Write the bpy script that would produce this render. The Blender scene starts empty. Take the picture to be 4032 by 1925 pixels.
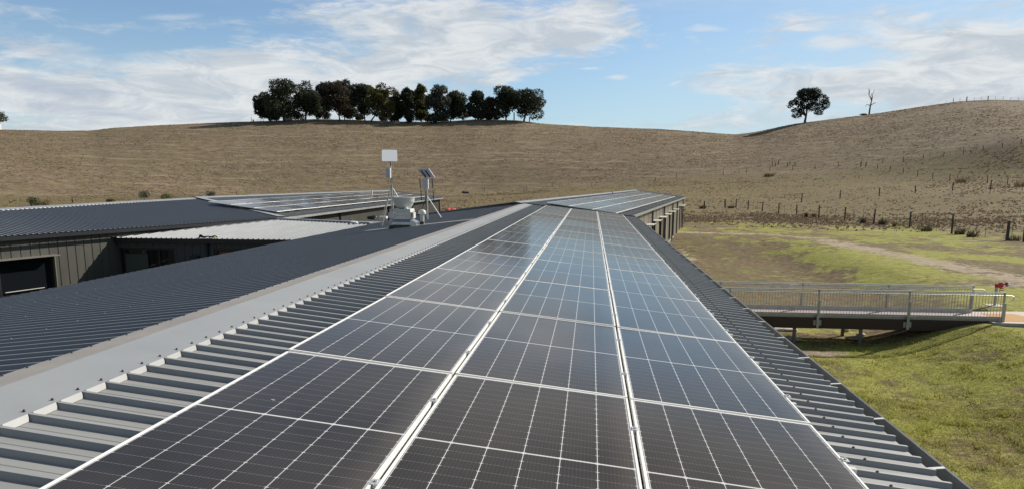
import bpy, math, random
import numpy as np
from mathutils import Vector, Matrix

rnd = random.Random(7)
ZC = 5.1                                   # camera height above the floor of the buildings
F, CX, CY = 2776.1, 2016.0, 1168.2         # focal length and principal point in photo pixels
RWm = np.array([[0.99383, 0.11090, 0.00139],
                [0.01942, -0.16163, -0.98666],
                [-0.10919, 0.98060, -0.16279]])

def ortho(m):
    u, s, v = np.linalg.svd(m)
    return u @ v
RWm = ortho(RWm)

# ------------------------------------------------------------------ camera, sky, sun
scene = bpy.context.scene
cd = bpy.data.cameras.new('camera')
cam = bpy.data.objects.new('camera', cd)
scene.collection.objects.link(cam)
cd.sensor_fit = 'HORIZONTAL'; cd.sensor_width = 36.0
cd.lens = F / 4032 * 36.0
cd.shift_y = (CY - 962.5) / 4032
cd.clip_start = 0.05; cd.clip_end = 5000
M = Matrix([[RWm[0][i], -RWm[1][i], -RWm[2][i], 0] for i in range(3)] + [[0, 0, 0, 1]])
cam.matrix_world = Matrix.Translation((0, 0, ZC)) @ M
scene.camera = cam

SUN = np.array([1.33, 1.0, 1.03]); SUN = SUN / np.linalg.norm(SUN)
sun_el = math.asin(SUN[2]); sun_az = math.atan2(SUN[0], SUN[1])
sl = bpy.data.lights.new('sun', 'SUN'); sl.energy = 5.0; sl.angle = math.radians(0.5); sl.color = (1.0, 0.94, 0.85)
so = bpy.data.objects.new('sun', sl); scene.collection.objects.link(so)
so.rotation_euler = Vector(-SUN).to_track_quat('-Z', 'Y').to_euler()
so.location = (30, 20, 60)

scene.view_settings.view_transform = 'Standard'
scene.view_settings.look = 'None'
scene.view_settings.exposure = 0.35
scene.view_settings.gamma = 1.0
scene.view_settings.use_curve_mapping = False

def ray(px, py):
    return RWm.T @ np.array([(px - CX) / F, (py - CY) / F, 1.0])

def build_world():
    w = bpy.data.worlds.new('World'); scene.world = w; w.use_nodes = True
    nt = w.node_tree; N = nt.nodes; L = nt.links
    for n in list(N): N.remove(n)
    out = N.new('ShaderNodeOutputWorld'); bg = N.new('ShaderNodeBackground')
    sky = N.new('ShaderNodeTexSky'); sky.sky_type = 'NISHITA'; sky.sun_disc = False
    sky.sun_elevation = sun_el; sky.sun_rotation = sun_az
    sky.air_density = 1.0; sky.dust_density = 0.3; sky.ozone_density = 2.2
    tc = N.new('ShaderNodeTexCoord')
    sep = N.new('ShaderNodeSeparateXYZ'); L.new(tc.outputs['Generated'], sep.inputs[0])
    def math_(op, a, b=None, c=None, clamp=False):
        m = N.new('ShaderNodeMath'); m.operation = op; m.use_clamp = clamp
        for i, v in enumerate((a, b, c)):
            if v is None: continue
            if isinstance(v, (int, float)): m.inputs[i].default_value = v
            else: L.new(v, m.inputs[i])
        return m.outputs[0]
    az = math_('ARCTAN2', sep.outputs[0], sep.outputs[1])
    el = math_('ARCSINE', sep.outputs[2])
    azd = math_('MULTIPLY', az, 180 / math.pi); eld = math_('MULTIPLY', el, 180 / math.pi)
    comb = N.new('ShaderNodeCombineXYZ'); L.new(azd, comb.inputs[0]); L.new(eld, comb.inputs[1])
    # the cloud deck seen as a high plane: direction / (height + curvature)
    den = math_('ADD', sep.outputs[2], 0.16)
    cx_ = math_('DIVIDE', sep.outputs[0], den); cy_ = math_('DIVIDE', sep.outputs[1], den)
    deck = N.new('ShaderNodeCombineXYZ'); L.new(cx_, deck.inputs[0]); L.new(cy_, deck.inputs[1])
    def noise(vec, scale, detail, rough, loc=(0, 0, 0), sc=(1, 1, 1), rot=0, dist=0.0):
        mp = N.new('ShaderNodeMapping'); mp.inputs['Location'].default_value = loc
        mp.inputs['Scale'].default_value = sc; mp.inputs['Rotation'].default_value = (0, 0, rot)
        L.new(vec, mp.inputs[0])
        n = N.new('ShaderNodeTexNoise'); n.inputs['Scale'].default_value = scale
        n.inputs['Detail'].default_value = detail; n.inputs['Roughness'].default_value = rough
        n.inputs['Distortion'].default_value = dist
        L.new(mp.outputs[0], n.inputs['Vector'])
        return n.outputs[0]
    def smooth(v, a, b, lo=0.0, hi=1.0):
        m = N.new('ShaderNodeMapRange'); m.interpolation_type = 'SMOOTHSTEP'
        m.inputs[1].default_value = a; m.inputs[2].default_value = b
        m.inputs[3].default_value = lo; m.inputs[4].default_value = hi
        L.new(v, m.inputs[0]); return m.outputs[0]
    # direction distorted by noise so that cloud edges are ragged
    nw = N.new('ShaderNodeTexNoise'); nw.inputs['Scale'].default_value = 0.16; nw.inputs['Detail'].default_value = 7
    nw.inputs['Roughness'].default_value = 0.62
    mpw = N.new('ShaderNodeMapping'); mpw.inputs['Scale'].default_value = (0.8, 2.0, 1); L.new(comb.outputs[0], mpw.inputs[0])
    L.new(mpw.outputs[0], nw.inputs['Vector'])
    sub = N.new('ShaderNodeVectorMath'); sub.operation = 'SUBTRACT'; sub.inputs[1].default_value = (0.5, 0.5, 0.5)
    L.new(nw.outputs['Color'], sub.inputs[0])
    scl = N.new('ShaderNodeVectorMath'); scl.operation = 'MULTIPLY'; scl.inputs[1].default_value = (9.0, 3.6, 0)
    L.new(sub.outputs[0], scl.inputs[0])
    add = N.new('ShaderNodeVectorMath'); add.operation = 'ADD'
    L.new(comb.outputs[0], add.inputs[0]); L.new(scl.outputs[0], add.inputs[1])
    scl2 = N.new('ShaderNodeVectorMath'); scl2.operation = 'MULTIPLY'; scl2.inputs[1].default_value = (2.6, 1.6, 0)
    L.new(sub.outputs[0], scl2.inputs[0])
    add2 = N.new('ShaderNodeVectorMath'); add2.operation = 'ADD'
    L.new(comb.outputs[0], add2.inputs[0]); L.new(scl2.outputs[0], add2.inputs[1])
    def azel(px, py):
        r = ray(px, py); r = r / np.linalg.norm(r)
        return math.degrees(math.atan2(r[0], r[1])), math.degrees(math.asin(r[2]))
    def blob(src, px, py, sx, sy, rot, inner=0.2):
        """soft ellipse of cloud about a direction; sx, sy, in degrees of arc"""
        a, e = azel(px, py)
        mp = N.new('ShaderNodeMapping'); mp.vector_type = 'TEXTURE'
        mp.inputs['Location'].default_value = (a, e, 0); mp.inputs['Scale'].default_value = (sx, sy, 1)
        mp.inputs['Rotation'].default_value = (0, 0, math.radians(rot))
        L.new(src, mp.inputs[0])
        ln = N.new('ShaderNodeVectorMath'); ln.operation = 'LENGTH'; L.new(mp.outputs[0], ln.inputs[0])
        return smooth(ln.outputs['Value'], inner, 1.0, 1.0, 0.0)
    big = [(560, 430, 20, 6.0, 4, 0.75), (1250, 330, 17, 5.0, 8, 0.85), (1900, 150, 11, 5.2, 14, 0.95), (2350, 120, 5.5, 3.6, 14, 0.9),
           (1500, 60, 13, 3.6, 2, 0.6), (2080, 290, 4.6, 1.1, 6, 0.5), (150, 330, 11, 2.6, -6, 0.55), (200, 180, 10, 1.2, -5, 0.45),
           (3750, 330, 14, 6.0, 4, 0.75), (3900, 250, 10, 7, 0, 0.55), (3000, 330, 10, 3.4, 0, 0.38), (3350, 120, 9, 3, 4, 0.45),
           (2700, 490, 12, 1.6, 0, 0.35), (700, 90, 9, 1.1, 6, 0.4), (60, 20, 8, 1.4, 0, 0.3)]
    s = None
    for px, py, sx, sy, rot, wgt in big:
        b = math_('MULTIPLY', blob(add.outputs[0], px, py, sx, sy, rot, 0.0), wgt)
        s = b if s is None else math_('ADD', s, b)
    wisp = noise(deck.outputs[0], 1.6, 9, 0.62, (3.1, 0.4, 0), (0.9, 1.3, 1), 0.5, 0.5)
    wisp2 = noise(comb.outputs[0], 0.10, 8, 0.6, (1, 7, 0), (0.9, 3.6, 1), -0.12, 0.8)
    w1 = math_('MULTIPLY', math_('SUBTRACT', wisp, 0.5), 1.3)
    w2 = math_('MULTIPLY', math_('SUBTRACT', wisp2, 0.5), 1.7)
    w3 = math_('MULTIPLY', math_('SUBTRACT', noise(comb.outputs[0], 0.34, 9, 0.68, (9, 3, 0), (0.7, 3.4, 1), -0.16, 1.2), 0.5), 1.1)
    w2 = math_('ADD', w2, w3)
    s = math_('ADD', math_('ADD', s, w1), w2)
    dens = smooth(s, 0.10, 0.74)
    # holes of clear blue
    holes = [(1720, 335, 3.8, 0.9, 6, 0.9), (1650, 90, 2.6, 1.2, -20, 0.35), (420, 210, 6.0, 1.1, 0, 0.8), (900, 60, 7, 1.0, 8, 0.8), (650, 150, 5, 1.2, 0, 0.6),
             (2700, 60, 7, 1.6, 5, 0.6), (2550, 340, 9, 2.2, 0, 0.7), (3880, 15, 7, 1.4, -5, 0.8)]
    for px, py, sx, sy, rot, wgt in holes:
        b = math_('MULTIPLY', blob(add.outputs[0], px, py, sx, sy, rot, 0.0), -wgt)
        dens = math_('MULTIPLY', dens, math_('ADD', b, 1.0), clamp=True)
    # small bright cumulus puffs and grey-mauve streaks
    puffs = [(3615, 62, 1.1, 0.35, 10, .9), (3275, 175, 2.3, 0.5, 0, .9), (3220, 165, 1.0, 0.5, 0, .7), (3160, 115, 1.6, 0.22, 0, .8), (3840, 175, 1.0, 0.55, 0, .7),
             (3760, 190, 1.2, 0.3, 0, .7), (3320, 298, 1.1, 0.45, 0, .8), (2430, 306, 1.1, 0.22, 6, .8), (2320, 270, 1.3, 0.16, 0, .7), (2660, 328, .6, .14, 6, .6),
             (2780, 112, 2.2, 0.28, 0, .6), (690, 60, 2.2, 0.3, 6, .45), (3440, 40, .6, .25, 0, .5)]
    pf = None
    for px, py, sx, sy, rot, wgt in puffs:
        b = math_('MULTIPLY', blob(add2.outputs[0], px, py, sx * 1.1, sy * 1.25, rot, 0.1), wgt)
        pf = b if pf is None else math_('MAXIMUM', pf, b)
    grey = [(230, 345, 6.0, 0.8, -6, .8), (420, 365, 3.5, .35, -6, .7), (700, 420, 4, .3, -4, .5), (300, 430, 7, .6, -4, .5), (100, 175, 5, .7, -6, .5),
            (1700, 95, 4.0, .5, -14, .5), (2000, 130, 4, .9, 0, .45), (1180, 110, 3, .6, -4, .4), (3690, 440, 2, .3, 6, .3), (3860, 185, .8, .3, 0, .5)]
    gr = None
    for px, py, sx, sy, rot, wgt in grey:
        b = math_('MULTIPLY', blob(add2.outputs[0], px, py, sx, sy, rot, 0.0), wgt)
        gr = b if gr is None else math_('MAXIMUM', gr, b)
    tone = noise(comb.outputs[0], 0.26, 9, 0.68, (5, 2, 0), (0.7, 2.6, 1), -0.1, 0.8)
    # colours (radiance before the background strength)
    K = 1.0 / 0.1
    def rgb(c):
        n = N.new('ShaderNodeRGB'); n.outputs[0].default_value = (c[0] * K, c[1] * K, c[2] * K, 1); return n.outputs[0]
    def mix(f, a, b):
        m = N.new('ShaderNodeMix'); m.data_type = 'RGBA'; m.clamp_result = False
        if isinstance(f, float): m.inputs[0].default_value = f
        else: L.new(f, m.inputs[0])
        L.new(a, m.inputs[6]); L.new(b, m.inputs[7]); return m.outputs[2]
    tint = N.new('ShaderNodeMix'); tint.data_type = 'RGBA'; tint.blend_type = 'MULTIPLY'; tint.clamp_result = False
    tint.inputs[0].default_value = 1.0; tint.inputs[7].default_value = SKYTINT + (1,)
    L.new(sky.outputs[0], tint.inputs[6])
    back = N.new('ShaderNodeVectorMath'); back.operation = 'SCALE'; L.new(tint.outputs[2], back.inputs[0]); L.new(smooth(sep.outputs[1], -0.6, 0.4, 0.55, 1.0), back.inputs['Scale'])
    cl = mix(smooth(tone, 0.35, 0.65), rgb((0.42, 0.465, 0.51)), rgb((0.62, 0.635, 0.64)))
    over = math_('MULTIPLY', math_('MULTIPLY', smooth(el, 0.19, 0.31), smooth(sep.outputs[1], -0.1, 0.5)), smooth(wisp, 0.30, 0.58, 0.80, 1.0))
    over = math_('MULTIPLY', over, smooth(sep.outputs[0], -0.45, -0.05, 0.45, 1.0))
    low = smooth(el, 0.22, 0.34)
    dens = math_('MAXIMUM', dens, over)
    cl = mix(low, cl, rgb((0.40, 0.375, 0.35)))
    dens = math_('MULTIPLY', dens, 0.94)
    # thin veil whitening towards the horizon
    veil = smooth(el, 0.0, 0.30, 0.55, 0.0)
    veil = math_('ADD', veil, math_('MULTIPLY', smooth(sep.outputs[0], -0.15, 0.50), 0.42), clamp=True)
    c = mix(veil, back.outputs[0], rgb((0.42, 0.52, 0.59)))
    c = mix(dens, c, cl)
    c = mix(math_('MULTIPLY', gr, 0.62), c, rgb((0.28, 0.34, 0.46)))
    c = mix(math_('MULTIPLY', pf, 0.8), c, rgb((0.60, 0.62, 0.63)))
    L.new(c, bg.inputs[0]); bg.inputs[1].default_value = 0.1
    L.new(bg.outputs[0], out.inputs[0])
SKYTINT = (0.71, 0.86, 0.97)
build_world()

# ------------------------------------------------------------------ helpers
COL = scene.collection
def at(px, py, z):
    """the point of height z (above the floor) that the photo shows at this pixel"""
    r = ray(px, py); return r * ((z - ZC) / r[2]) + np.array([0, 0, ZC])
def on_plane(px, py, p0, n):
    r = ray(px, py); n = np.array(n, float); c = np.array([0, 0, ZC])
    return c + r * ((n @ (np.array(p0) - c)) / (n @ r))

class MB:
    def __init__(s): s.v = []; s.f = []; s.uv = None
    def quad(s, a, b, c, d):
        i = len(s.v); s.v += [tuple(a), tuple(b), tuple(c), tuple(d)]; s.f.append((i, i+1, i+2, i+3)); return s
    def tri(s, a, b, c):
        i = len(s.v); s.v += [tuple(a), tuple(b), tuple(c)]; s.f.append((i, i+1, i+2)); return s
    def hexa(s, p):
        """8 corners: bottom 4 (ccw), top 4"""
        i = len(s.v); s.v += [tuple(q) for q in p]
        s.f += [(i+3, i+2, i+1, i), (i+4, i+5, i+6, i+7), (i, i+1, i+5, i+4), (i+1, i+2, i+6, i+5), (i+2, i+3, i+7, i+6), (i+3, i, i+4, i+7)]
        return s
    def box(s, x0, x1, y0, y1, z0, z1):
        return s.hexa([(x0, y0, z0), (x1, y0, z0), (x1, y1, z0), (x0, y1, z0), (x0, y0, z1), (x1, y0, z1), (x1, y1, z1), (x0, y1, z1)])
    def obox(s, O, A, B, C):
        """box from corner O spanned by vectors A, B, C"""
        O, A, B, C = map(lambda q: np.array(q, float), (O, A, B, C))
        if np.dot(np.cross(A, B), C) < 0: A, B = B, A
        return s.hexa([O, O+A, O+A+B, O+B, O+C, O+A+C, O+A+B+C, O+B+C])
    def beam(s, p, q, w, h=None, up=(0, 0, 1)):
        h = h or w; p = np.array(p, float); q = np.array(q, float); d = q - p; d = d / np.linalg.norm(d)
        u = np.array(up, float); sd = np.cross(d, u)
        if np.linalg.norm(sd) < 1e-3: sd = np.cross(d, (1, 0, 0))
        sd /= np.linalg.norm(sd); u = np.cross(sd, d)
        return s.obox(p - sd*w/2 - u*h/2, q - p, sd*w, u*h)
    def tube(s, pts, r, n=8, cap=True):
        pts = [np.array(p, float) for p in pts]; rr = r if isinstance(r, (list, tuple)) else [r]*len(pts)
        base = len(s.v); prev = None
        for k, p in enumerate(pts):
            d = pts[min(k+1, len(pts)-1)] - pts[max(k-1, 0)]; d = d / (np.linalg.norm(d) + 1e-9)
            if prev is None:
                a = np.cross(d, (0, 0, 1))
                if np.linalg.norm(a) < 0.05: a = np.cross(d, (1, 0, 0))
            else: a = prev - d * (prev @ d)
            a /= np.linalg.norm(a); prev = a; b = np.cross(d, a)
            for j in range(n):
                t = 2*math.pi*j/n; s.v.append(tuple(p + (a*math.cos(t) + b*math.sin(t))*rr[k]))
        for k in range(len(pts)-1):
            for j in range(n):
                j2 = (j+1) % n; s.f.append((base+k*n+j, base+k*n+j2, base+(k+1)*n+j2, base+(k+1)*n+j))
        if cap:
            s.f.append(tuple(base+j for j in range(n))[::-1]); s.f.append(tuple(base+(len(pts)-1)*n+j for j in range(n)))
        return s
    def lathe(s, c, prof, n=24):
        """profile of (radius, z) about the vertical through c"""
        c = np.array(c, float); base = len(s.v)
        for r, z in prof:
            for j in range(n):
                t = 2*math.pi*j/n; s.v.append((c[0]+r*math.cos(t), c[1]+r*math.sin(t), c[2]+z))
        for k in range(len(prof)-1):
            for j in range(n):
                j2 = (j+1) % n; s.f.append((base+k*n+j, base+k*n+j2, base+(k+1)*n+j2, base+(k+1)*n+j))
        return s
    def build(s, name, mat, parent=None, smooth=False, label=None):
        me = bpy.data.meshes.new(name); me.from_pydata([tuple(map(float, q)) for q in s.v], [], s.f)
        if mat is not None: me.materials.append(mat)
        if smooth:
            me.polygons.foreach_set('use_smooth', [True]*len(me.polygons))
            try: me.set_sharp_from_angle(angle=math.radians(40))
            except Exception: pass
        me.update()
        o = bpy.data.objects.new(name, me); COL.objects.link(o)
        if parent is not None:
            o.parent = parent; o.matrix_parent_inverse = Matrix.Identity(4)
            loc = Vector(parent.get('_loc', (0, 0, 0)))
            if loc.length > 0: me.transform(Matrix.Translation(-loc))
        if label: o['label'] = label
        return o

def tag(o, label=None, cat=None, group=None, kind=None):
    if label: o['label'] = label
    if cat: o['category'] = cat
    if group: o['group'] = group
    if kind: o['kind'] = kind
    return o
def empty(name, loc, label=None, cat=None, group=None):
    """parts are modelled in world space and carried over to the empty's frame"""
    o = bpy.data.objects.new(name, None); COL.objects.link(o); o.location = [float(q) for q in loc]
    o.empty_display_size = 0.3; o['_loc'] = [float(q) for q in loc]
    return tag(o, label, cat, group)
def sub(o):
    """let a part carry sub-parts modelled in the same world space"""
    o['_loc'] = list(o.parent['_loc']); return o
def copy_tree(o, parent=None):
    c = o.copy(); COL.objects.link(c); c.parent = parent
    for ch in list(o.children): copy_tree(ch, c)
    return c

# ------------------------------------------------------------------ materials
def mat(name, col, rough=0.6, metal=0.0, var=0.0, vscale=3.0, bump=0.0, bscale=20.0, spec=0.5, streak=None, coat=0.0):
    m = bpy.data.materials.new(name); m.use_nodes = True
    nt = m.node_tree; N = nt.nodes; L = nt.links; p = N['Principled BSDF']
    p.inputs['Base Color'].default_value = (*col, 1); p.inputs['Roughness'].default_value = rough
    p.inputs['Metallic'].default_value = metal; p.inputs['Specular IOR Level'].default_value = spec
    if coat: p.inputs['Coat Weight'].default_value = coat; p.inputs['Coat Roughness'].default_value = 0.1
    tc = N.new('ShaderNodeTexCoord')
    if var > 0:
        n = N.new('ShaderNodeTexNoise'); n.inputs['Scale'].default_value = vscale; n.inputs['Detail'].default_value = 6
        n.inputs['Roughness'].default_value = 0.65
        src = tc.outputs['Object']
        if streak:
            mp = N.new('ShaderNodeMapping'); mp.inputs['Scale'].default_value = streak; L.new(src, mp.inputs[0]); src = mp.outputs[0]
        L.new(src, n.inputs['Vector'])
        r = N.new('ShaderNodeMapRange'); r.inputs[1].default_value = 0.3; r.inputs[2].default_value = 0.7
        r.inputs[3].default_value = 1 - var; r.inputs[4].default_value = 1 + var
        L.new(n.outputs[0], r.inputs[0])
        mx = N.new('ShaderNodeVectorMath'); mx.operation = 'SCALE'; mx.inputs[0].default_value = col
        L.new(r.outputs[0], mx.inputs['Scale']); L.new(mx.outputs[0], p.inputs['Base Color'])
        r2 = N.new('ShaderNodeMapRange'); r2.inputs[1].default_value = 0.3; r2.inputs[2].default_value = 0.7
        r2.inputs[3].default_value = max(0.03, rough - 0.08); r2.inputs[4].default_value = min(1, rough + 0.1)
        L.new(n.outputs[0], r2.inputs[0]); L.new(r2.outputs[0], p.inputs['Roughness'])
    if bump > 0:
        n2 = N.new('ShaderNodeTexNoise'); n2.inputs['Scale'].default_value = bscale; n2.inputs['Detail'].default_value = 5
        L.new(tc.outputs['Object'], n2.inputs['Vector'])
        b = N.new('ShaderNodeBump'); b.inputs['Strength'].default_value = bump; b.inputs['Distance'].default_value = 0.02
        L.new(n2.outputs[0], b.inputs['Height']); L.new(b.outputs[0], p.inputs['Normal'])
    return m
MT = dict(
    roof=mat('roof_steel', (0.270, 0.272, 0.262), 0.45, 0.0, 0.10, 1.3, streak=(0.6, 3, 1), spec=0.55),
    roof_left=mat('roof_steel_shaded', (0.185, 0.187, 0.190), 0.40, 0.0, 0.10, 1.3, streak=(0.6, 3, 1), spec=0.55),  # same roof steel, with the left slopes' shade put into its colour
    cap=mat('ridge_cap_steel', (0.27, 0.28, 0.28), 0.42, 0.0, 0.10, 0.9, spec=0.5, bump=0.15, bscale=1.5),
    cap_dusty=mat('dusty_cap_steel', (0.30, 0.275, 0.245), 0.6, 0.0, 0.14, 2.0),
    cap_lip=mat('ridge_lip_steel', (0.24, 0.245, 0.24), 0.5, 0.0, 0.06, 3),
    light_roof=mat('pale_roof_steel', (0.215, 0.225, 0.228), 0.45, 0.0, 0.06, 1.0, streak=(3, .5, 1)),
    gutter=mat('gutter_steel', (0.23, 0.235, 0.225), 0.45, 0.0, 0.25, 5),
    strap=mat('gutter_strap_steel', (0.62, 0.62, 0.58), 0.4, 0.4),
    fascia=mat('fascia_steel', (0.06, 0.065, 0.07), 0.5, 0, 0.1, 4),
    screw=mat('screw_head', (0.03, 0.03, 0.035), 0.5),
    screw_light=mat('screw_head_grey', (0.25, 0.27, 0.29), 0.4, 0.3),
    alu=mat('aluminium_frame', (0.80, 0.79, 0.75), 0.45, 0.0),
    rail=mat('aluminium_rail', (0.66, 0.67, 0.66), 0.35, 0.6),
    clad=mat('olive_cladding', (0.062, 0.060, 0.048), 0.48, 0, 0.08, 2.0, streak=(1, 1, .2)),
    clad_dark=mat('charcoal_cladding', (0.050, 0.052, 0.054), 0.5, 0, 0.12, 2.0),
    clad_pale=mat('pale_cladding', (0.22, 0.205, 0.175), 0.28, 0.1, 0.10, 2.0, streak=(1, 1, .15)),
    trim=mat('window_trim', (0.15, 0.14, 0.115), 0.5, 0, 0.06, 4),
    black=mat('black_paint', (0.012, 0.013, 0.015), 0.4),
    pipe=mat('downpipe_paint', (0.02, 0.022, 0.026), 0.4),
    glass=mat('window_glass', (0.008, 0.010, 0.013), 0.04, spec=0.5),
    inner=mat('interior_panel', (0.05, 0.065, 0.055), 0.6),
    wood=mat('orange_timber', (0.28, 0.10, 0.03), 0.5, 0, 0.2, 8),
    hood=mat('window_hood', (0.52, 0.50, 0.42), 0.5, 0, 0.05, 4),
    galv=mat('galvanised_steel', (0.44, 0.435, 0.40), 0.45, 0.15, 0.16, 7),
    galv_rail=mat('galvanised_handrail', (0.60, 0.60, 0.56), 0.38, 0.15, 0.12, 7),
    sheet=mat('bright_sheet_metal', (0.50, 0.53, 0.55), 0.22, 0.85, 0.1, 6),
    cream=mat('cream_enamel', (0.50, 0.515, 0.49), 0.45, 0, 0.05, 5),
    white=mat('white_plastic', (0.80, 0.80, 0.79), 0.5),
    grey_box=mat('grey_enclosure', (0.42, 0.44, 0.52), 0.5),
    orange=mat('orange_fabric', (0.85, 0.10, 0.05), 0.6, 0, 0.2, 20),
    red=mat('red_enamel', (0.42, 0.015, 0.02), 0.3, 0, 0.1, 10),
    lime=mat('lime_webbing', (0.50, 0.62, 0.12), 0.6),
    deck=mat('pink_deck_boards', (0.44, 0.35, 0.32), 0.65, 0, 0.10, 6, streak=(8, .6, 1)),
    beam=mat('brown_beam', (0.055, 0.028, 0.018), 0.6, 0, 0.2, 5, streak=(.4, 1, 2)),
    plate_dark=mat('brown_steel_leg', (0.16, 0.145, 0.12), 0.5, 0, 0.1, 8),
    plate=mat('beige_plate', (0.42, 0.38, 0.28), 0.5),
    concrete=mat('pale_concrete', (0.46, 0.42, 0.35), 0.85, 0, 0.10, 3, bump=0.3, bscale=30),
    tactile=mat('ochre_paving', (0.42, 0.22, 0.06), 0.85, 0, 0.16, 14, bump=0.3, bscale=60),
    post=mat('weathered_timber', (0.085, 0.075, 0.062), 0.9, 0, 0.3, 12, streak=(3, 3, .4), bump=0.4, bscale=40),
    post_pale=mat('grey_dead_timber', (0.26, 0.22, 0.17), 0.9, 0, 0.3, 12, streak=(3, 3, .4)),
    wire=mat('rusty_wire', (0.07, 0.06, 0.05), 0.7, 0.3),
    bark=mat('eucalypt_bark', (0.06, 0.05, 0.042), 0.9, 0, 0.3, 6),
    tank=mat('tank_concrete', (0.52, 0.50, 0.44), 0.8, 0, 0.15, 2),
    rubble=mat('pale_stone', (0.50, 0.46, 0.40), 0.9, 0, 0.2, 6),
)
def leaf_mat(name, a, b, rough=0.75):
    m = bpy.data.materials.new(name); m.use_nodes = True; nt = m.node_tree; N = nt.nodes; L = nt.links; p = N['Principled BSDF']
    g = N.new('ShaderNodeNewGeometry'); r = N.new('ShaderNodeMix'); r.data_type = 'RGBA'
    r.inputs[6].default_value = (*a, 1); r.inputs[7].default_value = (*b, 1)
    L.new(g.outputs['Random Per Island'], r.inputs[0]); L.new(r.outputs[2], p.inputs['Base Color'])
    p.inputs['Roughness'].default_value = rough; p.inputs['Specular IOR Level'].default_value = 0.25
    tr = N.new('ShaderNodeBsdfTranslucent'); L.new(r.outputs[2], tr.inputs[0]); ms = N.new('ShaderNodeMixShader'); ms.inputs[0].default_value = 0.3
    L.new(p.outputs[0], ms.inputs[1]); L.new(tr.outputs[0], ms.inputs[2]); L.new(ms.outputs[0], N['Material Output'].inputs[0])
    return m

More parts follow.
